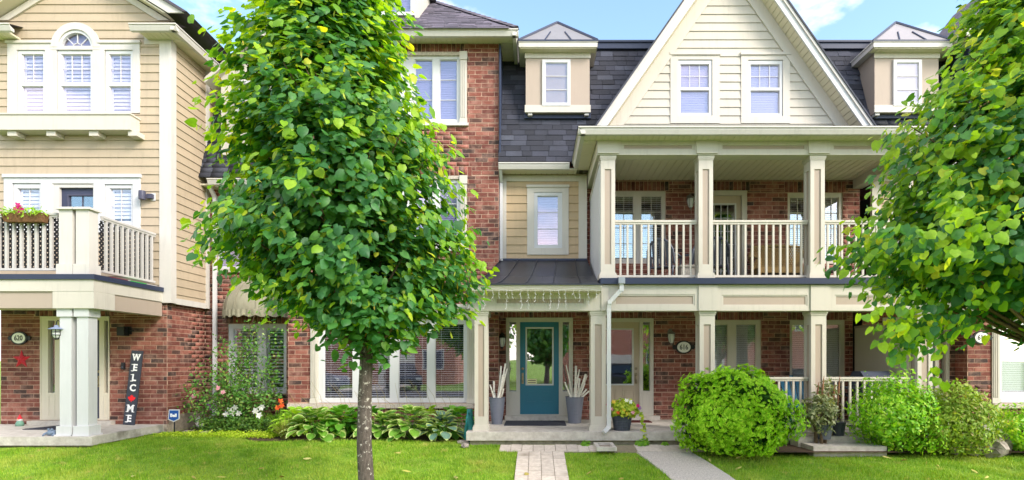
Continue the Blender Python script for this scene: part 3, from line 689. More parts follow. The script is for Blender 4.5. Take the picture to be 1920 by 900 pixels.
def porch(h, m, doormat, dlabel):
    """recessed entrance: brick back wall, door, boxed column, curved standing-seam roof"""
    q = lambda r: mr(m, r, YW); X0, X1 = mX(m, XT1, 1.2)
    fd = (949, 596, 1074, 779)
    brickwall(h, Fr(X0, YW), X1 - X0, SLAB, 2.75, [hole(q(fd), YW, X0)], [hole(q((944, 578, 1080, 596)), YW, X0)], name='porch_wall')
    entry(h.t, YW, q(fd), q((975, 603.5, 1048, 777)), q((988, 616, 1035.5, 720)), [q((955, 604, 968, 734)), q((1055, 604, 1067, 734))], doormat, CREAM,
          [q((986, 729.6, 1007, 755.5)), q((1015.6, 729.6, 1037, 755.5))], mr(m, (980, 709, 980, 709), YW)[:2], label=dlabel)
    a, b = mX(m, wx(947, YW), wx(1076, YW)); MB().box(a, b, YW - .14, YW + .1, SLAB + .001, wz(779, YW)).build('door_step', [CONC], h.t)
    a, b = mX(m, -1.23, 1.2)
    MB().box(a, b, 9.70, YW, SLAB - .15, SLAB).build('porch_slab', [CONC], h.t); MB().box(a + .06, b - .0, 9.78, YW, -.2, SLAB - .151).build('porch_foundation', [CONC_D], h.t)
    cx = XM2 + .98 if m else -.98
    column(h.t, cx, YC, SLAB, 2.476, .235)
    Y = 9.79; a, b = mX(m, -1.17, 1.155)
    I = PR(mr(m, (928, 558, 1098, 571), Y), Y)
    beam(h.t, a, b, Y, 2.476, 2.80, [I])
    a2, b2 = mX(m, -1.17, -.93); MB().box(a2, b2, Y + .262, YT - .002, 2.476, 2.80).build('side_beam', [CREAM], h.t)
    a, b = mX(m, -.92, 1.16); soffit(h.t, a, b, Y + .27, YW - .01, 2.70, 'x', .11, name='porch_ceiling')
    # metal roof
    prof = [(9.52, 2.905), (9.9, 3.0), (10.5, 3.2), (11.58, 3.71)]; L0, L1 = -1.17, -.72; mb = MB(); R0, R1 = 1.12, 1.08
    sx = lambda x: XM2 - x if m else x
    lf = [L0 + (L1 - L0) * ((p[1] - prof[0][1]) / (prof[-1][1] - prof[0][1])) ** .7 for p in prof]; rt = [R0 + (R1 - R0) * k / 3 for k in range(4)]
    V = [(sx(lf[k]), prof[k][0], prof[k][1]) for k in range(4)] + [(sx(rt[k]), prof[k][0], prof[k][1]) for k in range(4)] + [(sx(L0), YT - .01, prof[0][1])] + [(sx(lf[k]), YT - .01, prof[k][1]) for k in range(1, 4)]
    fs = [(k, k + 1, k + 5, k + 4) for k in range(3)] + [(0, 1, 9, 8), (1, 2, 10, 9), (2, 3, 11, 10)]
    mr_ = MB().add(V, fs).build('metal_roof', [DARKMETAL], h.t)
    sm = MB()
    for f in (.0, .2, .42, .64, .86):
        pts = [(sx(lf[k] + (rt[k] - lf[k]) * f), prof[k][0], prof[k][1] + .012) for k in range(4)]; sm.tube(pts, .011, 5)
    sm.build('roof_seam', [DARKMETAL], mr_)
    a, b = mX(m, -1.2, 1.13); gutter(h.t, a, b, 9.43, 2.90, CREAM, h=.11); MB().box(a, b, 9.551, 9.79, 2.79, 2.84).build('eave_board', [SOFFIT], h.t)
    MB().box(a, b, 9.42, 9.50, 2.885, 2.912).build('drip_edge', [DARKMETAL], mr_)

# ------------------------------------------------------------------ 618: brick tower, teal door
H618 = House('red brick row house with teal front door and hipped tower roof', 'house', (-2.9, YT, 0))
tower(H618, False); link(H618, False); porch(H618, False, TEAL, 'teal front door with tall glass light')
xd = wx(939, 11.36); downspout(H618.t, [(xd, 11.28, 5.5), (xd, 11.5, 5.3), (xd, 11.5, wz(489, 11.5))], .06)
# recessed bay beside the neighbour, with the awning window
X0, X1 = -7.58, XT0
aw = (428, 607, 537, 738); w2 = (408, 385, 470, 505)
brickwall(H618, Fr(X0, YL), X1 - X0, .3, 5.5, [hole(aw, YL, X0), hole(w2, YL, X0)], [hole((422, 592, 543, 607), YL, X0), hole((405, 370, 474, 385), YL, X0)], name='recessed_wall')
MB().box(X0, X1, YL - .03, YL + .2, -.2, .3).build('foundation', [CONC_D], H618.t)
window(H618.t, aw, YL + .02, [(437, 616, 483, 730), (499, 616, 533, 730)], WHITE, 'shutter', tilt=.3, room=1.0)
window(H618.t, w2, YL + .02, [(413, 391, 465, 445), (413, 449, 465, 500)], WHITE, 'shade', glass=GLASS_UP)
a, b, c, d = PR((403, 505, 475, 511), YL); MB().box(a, b, YL - .05, YL + .1, c, d).build('window_sill', [STONE], H618.t)
downspout(H618.t, [(wx(402, 12.5), 12.3, 5.5), (wx(402, 12.5), 12.52, 5.3), (wx(402, 12.5), 12.52, .42), (wx(399, 12.3), 12.25, .3)], .075)
rf = MB().add([(X0, 12.22, 5.66), (X1, 12.22, 5.66), (X1, 13.2, 8.49), (X0, 13.2, 8.49)], [(0, 1, 2, 3)]).build('mansard_roof', [SH_DARK], H618.t)
shingle_slope(H618, rf, X0 + .02, X1 - .02, (12.2, 5.66), (13.18, 8.49), SH_DARK, .133, .34)
gutter(H618.t, X0 + .3, X1, 12.16, 5.62); soffit(H618.t, X0 + .02, X1, 12.27, YL, 5.5, 'y', .11)
dx = wx(475, 12.3); dm = MB().box(dx - .75, dx + .75, 12.35, 13.4, 6.2, 8.0).build('dormer', [CREAM], H618.t)
for s in (-1, 1): MB().add([(dx + s * 1.0, y, 7.72 + k) for y in (12.15, 13.6) for k in (0, .12)] + [(dx, y, 8.62 + k) for y in (12.15, 13.6) for k in (0, .12)], [(0, 1, 5, 4), (2, 3, 7, 6), (0, 2, 6, 4), (1, 3, 7, 5), (0, 1, 3, 2)]).build('rake', [WHITE2], dm)
MB().prism([(dx - .72, 8.0), (dx, 8.62), (dx + .72, 8.0)], 'y', 12.36, 13.4).build('dormer_gable', [CREAM], dm)
window(H618.t, (440, 150, 500, 235), 12.30, [(446, 156, 494, 229, 2, 3)], WHITE, 'shade', glass=GLASS_UP, room=0, dep=.049)
MB().box(XT0 + .2, 1.1, 13.3, 20, .1, 8.2).build('rear_block', [BRICK], H618.t); MB().box(-7.5, XT0 + .1, 13.9, 20, .1, 8.2).build('rear_block', [BRICK], H618.t)
H618.flush([(876, 84, 936, 420), (860, 420, 936, 500), (383, 520, 430, 720), (540, 620, 584, 765), (690, 765, 890, 788), (935, 580, 1110, 790),
            (936, 92, 1240, 304), (800, -5, 950, 52)])

# ------------------------------------------------------------------ 616: two-storey porch under a steep gable
H616 = House('row house with cream gable and two storey columned porch', 'house', (4, YW, 0))
X0, X1 = 1.2, 6.75
dr, l1, l2 = (1118, 597, 1225, 779), (1318, 600, 1427, 735), (1481, 600, 1584, 735)
brickwall(H616, Fr(X0, YW), X1 - X0, SLAB, 2.75, [hole(r, YW, X0) for r in (dr, l1, l2)], [hole((r[0] - 4, r[1] - 18, r[2] + 4, r[1]), YW, X0) for r in (dr, l1, l2)], name='porch_wall')
entry(H616.t, YW, dr, (1127, 603.5, 1199, 777), (1136, 618, 1186, 720), [(1205.5, 604, 1219, 733)], TAUPED, CREAM, [(1134, 730, 1156, 757), (1168, 730, 1191, 757)], (1193, 709), label='taupe front door with tall glass light')
MB().box(wx(1116, YW), wx(1235, YW), YW - .14, YW + .1, SLAB + .001, wz(779, YW)).build('door_step', [CONC], H616.t)
window(H616.t, l1, YW + .02, [(1327, 608, 1365, 727), (1380, 608, 1418.5, 727)], CREAM, 'slats', bmat=BLINDW, tilt=1.1)
window(H616.t, l2, YW + .02, [(1485, 608, 1522, 727), (1542, 608, 1576, 727)], CREAM, 'slats', tilt=1.1)
XU = wx(1098, YW); u1, ud, u2 = (1142, 358, 1248, 494), (1303, 358, 1400, 545), (1477, 361, 1580, 494)
brickwall(H616, Fr(XU, YW), 6.9 - XU, 3.05, 5.46, [hole(r, YW, XU) for r in (u1, ud, u2)], [hole((r[0] - 6, 340, r[2] + 6, r[1]), YW, XU) for r in (u1, ud, u2)], name='balcony_wall', start=.1)
window(H616.t, u1, YW + .02, [(1152, 367, 1188, 486, 2, 4), (1202, 367, 1241, 486, 2, 4)], WHITE2, 'slats', tilt=.5)
window(H616.t, u2, YW + .02, [(1481, 370, 1512, 486, 2, 4), (1547, 370, 1573, 486, 2, 4)], CREAM, 'slats', tilt=.5)
entry(H616.t, YW, ud, (1312, 366, 1391, 543), (1328, 383, 1379, 532), [], TAUPED, CREAM, grid=(4, 6), label='taupe balcony door with gridded glass')
# floors, columns, beams
MB().box(1.2, 7.05, 9.70, YW, SLAB - .15, SLAB).build('porch_slab', [CONC], H616.t); MB().box(1.2, 7.0, 9.78, YW, -.2, SLAB - .151).build('porch_foundation', [CONC_D], H616.t)
for x in (1.114, 3.06, 5.05, 6.95): column(H616.t, x, YC, SLAB, 2.476, .27)
for x in (1.286, 3.035, 5.03, 6.78): column(H616.t, x, YC, 3.05, 5.25, .255)
Y = 9.79
beam(H616.t, 1.157, 7.08, Y, 2.476, 2.94, [PR(r, Y) for r in ((1152, 552, 1303, 572.5), (1353.7, 553, 1514, 573.5), (1565, 553, 1690, 573.5))])
for x in (1.114, 3.06, 5.05, 6.95): MB().box(max(x - .17, 1.16), min(x + .17, 7.07), Y - .022, Y - .001, 2.477, 2.935).build('beam_block', [CREAM], H616.t)
MB().box(1.14, 7.1, 9.72, 9.79, 2.945, 3.05).box(1.14, 7.1, 9.79, YW, 2.945, 3.05).build('balcony_floor', [NAVY], H616.t)
soffit(H616.t, 1.17, 6.95, Y + .27, YW - .01, 2.70, 'x', .11, name='porch_ceiling')
beam(H616.t, 1.09, 6.95, Y, 5.25, 5.53, [PR(r, Y) for r in ((1167, 269, 1301, 281), (1352, 269.5, 1512, 281.5), (1561, 270, 1690, 282))])
for x in (1.286, 3.035, 5.03, 6.78): MB().box(max(x - .19, 1.08), x + .19, Y - .03, Y - .001, 5.27, 5.535).build('beam_block', [CREAM], H616.t)
for x in (1.09, 6.75): MB().box(x, x + .2, Y + .262, YW - .002, 5.25, 5.53).build('side_beam', [CREAM], H616.t)
soffit(H616.t, 1.3, 6.74, Y + .27, YW - .01, 5.43, 'y', .14, name='balcony_ceiling', gap=.009)
gutter(H616.t, .73, 7.43, 9.45, 5.62); gutter_y(H616.t, .73, 9.47, 11.2, 5.62, -1); gutter_y(H616.t, 7.43, 9.47, 11.2, 5.62, 1)
soffit(H616.t, .84, 7.32, 9.56, 9.79, 5.50, 'y', .11); soffit(H616.t, .84, 1.08, 9.80, 11.55, 5.50, 'x', .11); soffit(H616.t, 6.96, 7.32, 9.80, 11.55, 5.50, 'x', .11)
pr_ = MB().add([(.72, 9.45, 5.625), (7.44, 9.45, 5.625), (6.7, 11.5, 6.38), (1.46, 11.5, 6.38), (.72, 11.5, 5.625), (7.44, 11.5, 5.625)], [(0, 1, 2, 3), (0, 3, 4), (1, 5, 2)]).build('porch_roof', [SH_DARK], H616.t)
for a, b in ((1.42, 2.9), (3.17, 4.9), (5.16, 6.65)): railing(H616.t, (a, 9.95), (b, 9.95), wz(519.5, 9.9), wz(412, 9.9), .1265)
railing(H616.t, (5.2, 9.95), (6.8, 9.95), SLAB + .1, wz(707, 9.9), .13); railing(H616.t, (4.0, 9.95), (4.91, 9.95), SLAB + .1, wz(707, 9.9), .13)
FROST = paint('frosted_privacy_panel', srgb(206, 206, 208), 0.4, 0.03, dirt=0.1)
ps = MB().prism([(9.9, 3.06), (YW - .03, 3.06), (YW - .03, 4.95), (10.1, 5.12), (9.9, 5.12)], 'x', 1.145, 1.165).build('privacy_screen', [FROST], H616.t)
for x in (1.13,): MB().prism([(9.9, 5.12), (10.1, 5.12), (YW - .03, 4.95), (YW - .03, 5.0), (10.1, 5.17), (9.9, 5.17)], 'x', x, x + .05).build('screen_cap', [CREAM], ps)
MB().box(6.78, 6.82, 10.0, YW - .02, SLAB, 2.27).build('privacy_screen', [paint('beige_porch_divider', srgb(196, 186, 168), .6, .05)], H616.t)
MB().box(6.77, 6.83, 9.99, YW - .02, 2.271, 2.32).build('screen_cap', [TAUPE], H616.t)
xq = wx(1165, 9.7); xz = wx(1141.5, 9.72)
downspout(H616.t, [(xq, 9.68, 2.98), (xq, 9.68, 2.84), (xz + .01, 9.70, 2.62), (xz, 9.72, 2.48), (xz, 9.72, .42), (xz - .1, 9.62, .335)], .07)
MB().box(xq - .055, xq + .055, 9.62, 9.718, 2.94, 3.05).build('downspout_box', [paint('grey_scupper', srgb(150, 156, 164), .5)], H616.t)
# gable
GX, SL = 3.97, 1.43; rz = lambda x: 6.31 + SL * (x - 1.277); zap = rz(GX)
clip = lambda z: (1.69 + (z - 6.46) / 1.49 - GX, 6.25 + -(z - 6.46) / 1.49 - GX)
gh = [(1256.5, 99.7, 1348.6, 232), (1388.8, 99.7, 1480, 232)]
siding(H616, Fr(GX, YG), 0, 6.28, 9.75, CREAMS, holes=[hole(r, YG, GX) for r in gh], clip=clip, name='gable_wall', zstart=wz(233, YG) - .174 * 1)
for r, f in ((gh[0], (1270.6, 113, 1334.8, 218)), (gh[1], (1402, 113.5, 1467, 219))):
    casing(H616.t, (r[0], r[1] + 5, r[2], r[3]), f, YG, .03, .05, CREAM, cap=.055)
    window(H616.t, f, YG - .012, [(f[0] + 5, f[1] + 7, f[2] - 5, f[1] + 51, 3, 2), (f[0] + 5, f[1] + 56, f[2] - 5, f[3] - 6)], WHITE, 'shade', glass=GLASS_UP)
def rake_strip(par, name, o0, o1, y0, y1, mat, zlow=6.2, **k):
    """board parallel to both rakes between offsets o0 and o1 inside the roof line"""
    hyp = math.hypot(1, SL); mb = MB()
    for s in (-1, 1):
        d0, d1 = o0 * hyp, o1 * hyp
        def X(z, d): return GX + s * ((zap - d - z) / SL)
        z_a = zlow; q = [(X(z_a, d0), z_a), (GX, zap - d0), (GX, zap - d1), (X(z_a, d1), z_a)]; mb.prism(q, 'y', y0, y1)
    return mb.build(name, [mat], par, **k)
rake_strip(H616.t, 'rake_fascia', 0, .135, YR, YR + .035, WHITE); rake_strip(H616.t, 'rake_shadow_board', -.03, .02, YR - .03, YR, WHITE2)
rf = rake_strip(H616.t, 'roof', -.06, -.031, YR - .05, 14.5, SH_DARK)
rake_strip(H616.t, 'rake_frieze', .131, .36, YG - .045, YG - .004, CREAM, 6.26)
hyp = math.hypot(1, SL)
mb = MB(); n = 38
for s in (-1, 1):
    for k in range(n):
        t0, t1 = k / n + .0012, (k + 1) / n - .0012; z0, z1 = 6.2 + (zap - .1 * hyp - 6.2) * t0, 6.2 + (zap - .1 * hyp - 6.2) * t1
        X = lambda z, d: GX + s * ((zap - d * hyp - z) / SL)
        mb.hexa([(X(z0, .11), YR + .036, z0), (X(z0, .13), YR + .036, z0), (X(z1, .13), YR + .036, z1), (X(z1, .11), YR + .036, z1), (X(z0, .11), YG - .004, z0), (X(z0, .13), YG - .004, z0), (X(z1, .13), YG - .004, z1), (X(z1, .11), YG - .004, z1)])
mb.build('rake_soffit', [SOFFIT], H616.t, kind='stuff')
MB().prism([(1.3, 6.2), (6.6, 6.2), (GX, 9.9)], 'y', YG + 1.1, 14.4).build('gable_block', [CREAM], H616.t)
MB().box(1.1, 6.85, 13.4, 20, .1, 8.2).build('rear_block', [BRICK], H616.t)
H616.flush([(1225, 583, 1312, 790), (1427, 583, 1512, 690), (1584, 583, 1660, 700), (1155, 338, 1310, 520), (1400, 338, 1512, 515), (1548, 338, 1600, 420), (1100, 345, 1110, 500)])

# ------------------------------------------------------------------ 614: the mirrored neighbour
H614 = House('brick row house mostly hidden behind the right tree, numbered 614', 'house', (11, YT, 0))
tower(H614, True); link(H614, True); porch(H614, True, TEAL, 'teal front door half hidden behind the porch divider')
MB().box(7.0, 13.2, 13.4, 20, .1, 8.2).build('rear_block', [BRICK], H614.t)
H614.flush([(1650, 583, 1860, 720), (1530, 82, 1640, 236), (1740, 100, 1800, 200)])
# ------------------------------------------------------------------ 620: beige gabled house with corner balcony
H620 = House('beige lap sided row house with arched window and corner balcony', 'house', (-9.25, Y6, 0))
XA, XB, XBR = -11.0, -7.49, -7.58; ZS = 2.79
q = lambda r: hole(r, Y6, XA)
door_r = (76.5, 593.5, 206, 787)
brickwall(H620, Fr(XA, Y6 + .03), XBR - XA, .28, 2.9, [hole(door_r, Y6 + .03, XA)], [hole((66, 577, 214, 593.5), Y6 + .03, XA)], name='porch_wall')
brickwall(H620, Fr(XBR, Y6 + .031, R(90)), YL - Y6 - .03, .45, 2.82, name='side_wall')
MB().box(XA, XBR + .01, Y6 + .02, YL, -.2, .279).box(XBR - .4, XBR + .012, Y6 + .2, YL - .01, .279, .449).build('foundation', [CONC_D], H620.t)
entry(H620.t, Y6 + .03, door_r, (118, 600, 187, 785), (131, 612, 174, 725), [(91, 601, 103.5, 736.5), (196, 601, 204.5, 736.5)], SLATED, PUTTY, (), (183, 715), label='slate grey front door behind the paired posts')
MB().box(wx(60, Y6), wx(215, Y6), Y6 - .12, Y6 + .02, .281, .36).build('door_step', [CONC], H620.t)
# sided walls
trio = (16.5, 78, 264, 214); two = (10, 328, 265, 436)
HC, HS = wx(160, Y6), .585                                  # gable axis and rake slope
zr0 = wz(42, Y6)
def clip620(z):
    w = (XB - XA) / 2; mid = (XA + XB) / 2 - XA; e = max(0, (z - zr0) / .62); return (min(e, mid - .01), (XB - XA) - min(e, mid - .01))
siding(H620, Fr(XA, Y6), XB - XA, ZS, 9.4, BEIGE, holes=[q(trio), q(two)] + [q((144 - math.sqrt(44 ** 2 - (46 - 4 * k) ** 2) if 46 - 4 * k < 44 else 140, 90 - 46 + 4 * k, 144 + math.sqrt(44 ** 2 - (46 - 4 * k) ** 2) if 46 - 4 * k < 44 else 148, 90 - 46 + 4 * (k + 1))) for k in range(1, 11)], clip=clip620)
siding(H620, Fr(XB, Y6 + .001, R(90)), YL - Y6 + .55, ZS, zr0 + .05, BEIGE, name='side_siding_wall')
mb = MB(); mb.box(XB - .21, XB + .03, Y6 - .03, Y6 - .001, ZS - .02, zr0 - .02); mb.box(XB + .001, XB + .03, Y6 - .001, Y6 + .14, ZS - .02, zr0 - .02); mb.build('corner_board', [WHITE2], H620.t)
MB().box(XB + .0, XB + .03, YL - .14, YL - .01, ZS - .02, zr0 - .05).build('corner_board', [WHITE2], H620.t)
MB().box(XB - .02, XB + .028, Y6 + .141, YL - .141, ZS - .03, ZS + .09).build('skirt_board', [WHITE2], H620.t)
MB().box(XB + .001, XB + .026, Y6 + .141, YL - .141, zr0 - .2, zr0 - .02).build('frieze_board', [WHITE2], H620.t)
a, b, c, d = PR((272, 70, 302, 84), Y6); MB().box(a, b, Y6 - .028, Y6 - .001, c, d).build('frieze_board', [CREAM], H620.t)
# third floor: arched trio
mb = MB(); D = Y6; fr3 = [(34, 95, 87, 212), (108.5, 95, 176, 212), (198, 95, 251, 212)]
for a, b, c, d in rect_minus(PR((16.5, 82, 264, 213), D), [PR(f, D) for f in fr3] + [PR((112, 60, 176, 95), D)]): mb.box(a, b, D - .035, D + .04, c, d)
for r in ((14, 78, 100, 83), (186, 78, 266, 83)): a, b, c, d = PR(r, D); mb.box(a, b, D - .06, D + .03, c, d)
ax, az = wx(144, D), wz(90, D); ro, ri, rg = 46 * D / F, 33 * D / F, 31 * D / F; N = 20
for k in range(N):
    t0, t1 = math.pi * k / N, math.pi * (k + 1) / N; P = lambda r, t, y: (ax + r * math.cos(t), y, az + r * math.sin(t))
    mb.hexa([P(ri, t0, D - .045), P(ro, t0, D - .045), P(ro, t1, D - .045), P(ri, t1, D - .045), P(ri, t0, D + .04), P(ro, t0, D + .04), P(ro, t1, D + .04), P(ri, t1, D + .04)])
a, b, c, d = PR((97, 88, 191, 95), D); mb.box(a + .01, b - .01, D - .04, D + .038, c, d)
mb.build('casing', [WHITE2], H620.t)
for f, nc in zip(fr3, (2, 3, 2)):
    window(H620.t, f, D - .012, [(f[0] + 6, f[1] + 6, f[2] - 6, 155, nc, 2), (f[0] + 6, 161, f[2] - 6, f[3] - 3)], WHITE, 'shutter', glass=GLASS_UP, tilt=1.28, bmat=paint('pale_lavender_shutter', srgb(216, 212, 232), .5, .03, dirt=0))
mb = MB()
for k in range(N):
    t0, t1 = math.pi * k / N, math.pi * (k + 1) / N; y0, y1 = D - .02, D + .05; i2 = rg - .035
    mb.hexa([P(i2, t0, y0), P(rg + .02, t0, y0), P(rg + .02, t1, y0), P(i2, t1, y0), P(i2, t0, y1), P(rg + .02, t0, y1), P(rg + .02, t1, y1), P(i2, t1, y1)])
    i3, i4 = rg * .28, rg * .28 + .014; mb.hexa([P(i3, t0, D + .012), P(i4, t0, D + .012), P(i4, t1, D + .012), P(i3, t1, D + .012), P(i3, t0, D + .028), P(i4, t0, D + .028), P(i4, t1, D + .028), P(i3, t1, D + .028)])
mb.box(ax - rg, ax + rg, D - .018, D + .05, az - .035, az)
for t in (.25, .5, .75): mb.strip(P(rg * .28, math.pi * t, D + .02), P(rg, math.pi * t, D + .02), .014, .016)
fw = mb.build('window', [WHITE], H620.t, label='half round fanlight over the middle window')
MB().add([(ax, D + .03, az)] + [P(rg, math.pi * k / N, D + .03) for k in range(N + 1)], [(0, k + 1, k + 2) for k in range(N)]).build('pane', [GLASS_UP], fw)
MB().add([(ax, D + .09, az)] + [P(rg + .02, math.pi * k / N, D + .09) for k in range(N + 1)], [(0, k + 1, k + 2) for k in range(N)]).build('window_shade', [BLINDL], fw)
# box sill on brackets
Yf = 11.0; a, b = XA + .05, -8.11; c, d = wz(243, Yf), wz(215, Yf)
sb = MB().box(a, b, Yf, Y6 - .001, c, d).box(a - .02, b + .02, Yf - .02, Y6 - .001, d, d + .03).build('window_box_sill', [CREAM], H620.t)
for p in (23, 96, 176, 249): x = wx(p, Yf + .06); MB().box(x - .09, x + .09, Yf + .05, Y6, c - .10, c - .001).build('bracket', [CREAM], sb)
# second floor: door between two windows
f2 = [(25.5, 344, 79, 428), (100, 344, 178, 436), (198.5, 346, 251, 428)]
mb = MB()
for a, b, c, d in rect_minus(PR((10, 334, 265, 436), Y6), [PR(f, Y6) for f in f2]): mb.box(a, b, Y6 - .035, Y6 + .04, c, d)
a, b, c, d = PR((9, 328, 267, 334), Y6); mb.box(a, b, Y6 - .065, Y6 + .03, c, d); mb.build('casing', [WHITE], H620.t)
for f in (f2[0], f2[2]): window(H620.t, f, Y6 - .01, [(f[0] + 7, 353, f[2] - 5, 417, 2, 2)], WHITE, 'shutter', glass=GLASS_UP, tilt=1.2)
entry(H620.t, Y6 + .0, (100, 344, 178, 436 + 22), (112, 352, 177, 456), (126, 366, 175, 445), [], paint('navy_door_paint', srgb(58, 62, 84), .45), WHITE2, gtrim=SLATED, grid=(2, 3), label='dark blue glazed balcony door')
# gable rakes and eave returns
zap6 = zr0 + (HC - XA) * .0 + .62 * ((XB - XA) / 2)
mid = (XA + XB) / 2
def rk(name, o0, o1, y0, y1, mat, zl):
    mb = MB()
    for s in (-1, 1):
        X = lambda z, o: mid + s * (zap6 + .32 - o - z) / .62
        mb.prism([(X(zl, o0), zl), (mid, zap6 + .32 - o0), (mid, zap6 + .32 - o1), (X(zl, o1), zl)], 'y', y0, y1)
    return mb.build(name, [mat], H620.t)
rk('rake_fascia', .03, .22, Y6 - .32, Y6 - .29, WHITE2, zr0 + .0); rk('roof', -.03, .029, Y6 - .36, Y6 + 6, SH_TOWER, zr0 - .0)
rk('rake_soffit', .24, .27, Y6 - .289, Y6 - .01, SOFFIT, zr0 + .02); rk('rake_frieze', .30, .44, Y6 - .05, Y6 - .002, CREAM, zr0 + .02)
XE = XB + .36; Yg = Y6 - .40; zg = wz(42.5, Yg)
for s in (1, -1):
    x = (lambda v: v) if s > 0 else (lambda v: XA + XB - v)
    a, b = sorted((x(wx(240, Yg)), x(XE))); gutter(H620.t, a, b, Yg, zg); gutter_y(H620.t, x(XE), Yg + .02, Y6 + 5, zg, s)
    a, b = sorted((x(wx(252, Yg)), x(XE - .1))); soffit(H620.t, a, b, Yg + .1, Y6 - .005, zg - .12, 'y', .1)
    a, b = sorted((x(XB), x(XE - .1))); soffit(H620.t, a, b, Y6 + .03, Y6 + 4, zg - .12, 'x', .1)
    a, b = sorted((x(wx(246, Yg)), x(XE - .01))); MB().add([(a, Yg + .01, zg + .005), (b, Yg + .01, zg + .005), (b, Y6 - .01, zg + .14), (a, Y6 - .01, zg + .14)], [(0, 1, 2, 3)]).build('return_roof', [SH_TOWER], H620.t)
MB().box(XA + .1, XB - .3, 13.6, 20, .1, 8).build('rear_block', [BRICK], H620.t)
# porch slab, posts, balcony
XP, YP = wx(172, 9.46), 9.46; XPL = -11.6
MB().box(XPL, XP, YP, Y6 + .03, .28 - .15, .28).build('porch_slab', [CONC], H620.t); MB().box(XPL, XP - .08, YP + .1, Y6, -.25, .129).build('porch_foundation', [CONC_D], H620.t)
zb0, zb1, zb2 = wz(577.5, 9.5), wz(546, 9.5), wz(524, 9.5)
bmm = MB(); bmm.box(XPL, XP - .02, 9.53, 9.75, zb0, zb1); bmm.box(XP - .24, XP - .02, 9.751, Y6 - .01, zb0, zb1); bmm.build('beam', [TAUPE], H620.t)
MB().box(XPL, XP, 9.50, 9.76, zb1, zb2).box(XP - .26, XP, 9.761, Y6 - .01, zb1, zb2).build('fascia_board', [CREAM], H620.t)
MB().box(wx(98, 9.5), XP, 9.505, 9.76, zb0 - .004, zb1 - .001).box(XP - .25, XP + .0, 9.761, 9.98, zb0 - .004, zb1 - .001).build('beam_block', [CREAM], H620.t)
MB().box(XPL, XP + .03, 9.47, Y6 - .005, zb2 + .001, zb2 + .09).build('balcony_floor', [NAVY], H620.t)
soffit(H620.t, XPL, XP - .26, 9.77, Y6, zb0 + .12, 'x', .11, name='porch_ceiling')
for p0, p1 in ((112, 134), (144, 165.5)):
    w = (p1 - p0) * 9.58 / F; X = wx((p0 + p1) / 2, 9.58); z0, z1 = .28, zb0 - .004
    MB().box(X - w / 2, X + w / 2, 9.58, 9.58 + w, z0, z1).box(X - w / 2 - .035, X + w / 2 + .035, 9.545, 9.615 + w, z0, z0 + .17).box(X - w / 2 - .055, X + w / 2 + .055, 9.525, 9.635 + w, z0 + .001, z0 + .025).box(X - w / 2 - .03, X + w / 2 + .03, 9.55, 9.61 + w, z1 - .14, z1).build('porch_post', [WHITE], H620.t)
    z0, z1 = zb2 + .09, wz(393, 9.58); g = .015
    MB().box(X - w / 2 - g, X + w / 2 + g, 9.58, 9.58 + w, z0, z1).box(X - w / 2 - .04, X + w / 2 + .04, 9.55, 9.61 + w, z0, z0 + .19).box(X - w / 2 - .05, X + w / 2 + .05, 9.54, 9.62 + w, z1, z1 + .025).box(X - w / 2 - .03, X + w / 2 + .03, 9.56, 9.6 + w, z1 + .025, z1 + .045).build('newel_post', [WHITE2], H620.t)
GREYW = paint('greyish_white_rail', srgb(186, 182, 178), .5, .05, dirt=.15)
zr_, zrb = wz(399, 9.64), wz(507, 9.64)
railing(H620.t, (-11.5, 9.66), (wx(109, 9.66), 9.66), zrb, zr_, .131, GREYW, .04)
XR = XP - .14; railing(H620.t, (XR, 9.86), (XR, Y6 - .06), zrb, zr_, .131, GREYW, .04)
def lattice(fr, L, z0, z1, pitch=.082, w=.034):
    mb = MB(); H = z1 - z0; n = int((L + H) / pitch)
    for s in (0, 1):
        for k in range(n + 1):
            c = k * pitch - H; t0, t1 = max(0, -c), min(H, L - c)
            if t1 - t0 < .03: continue
            a, b = (c + t0, z0 + t0), (c + t1, z0 + t1)
            if s: a, b = (a[0], z0 + z1 - a[1]), (b[0], z0 + z1 - b[1])
            dn = s * .004; dx, dz = (.7 * w / 2, -.7 * w / 2) if not s else (.7 * w / 2, .7 * w / 2)
            mb.add([fr.p(a[0] - dx, dn, a[1] - dz), fr.p(a[0] + dx, dn, a[1] + dz), fr.p(b[0] + dx, dn, b[1] + dz), fr.p(b[0] - dx, dn, b[1] - dz),
                    fr.p(a[0] - dx, dn - .004, a[1] - dz), fr.p(a[0] + dx, dn - .004, a[1] + dz), fr.p(b[0] + dx, dn - .004, b[1] + dz), fr.p(b[0] - dx, dn - .004, b[1] - dz)], BOXF)
    mb.build('lattice', [BLACK], H620.t, kind='stuff')
lattice(Fr(-11.5, 9.71), wx(109, 9.66) + 11.5, zrb + .05, zr_ - .08); lattice(Fr(XR - .05, 9.86, R(90)), Y6 - 9.92, zrb + .05, zr_ - .08)
H620.flush([(0, 590, 76, 790), (206, 590, 312, 795), (312, 565, 384, 780)])
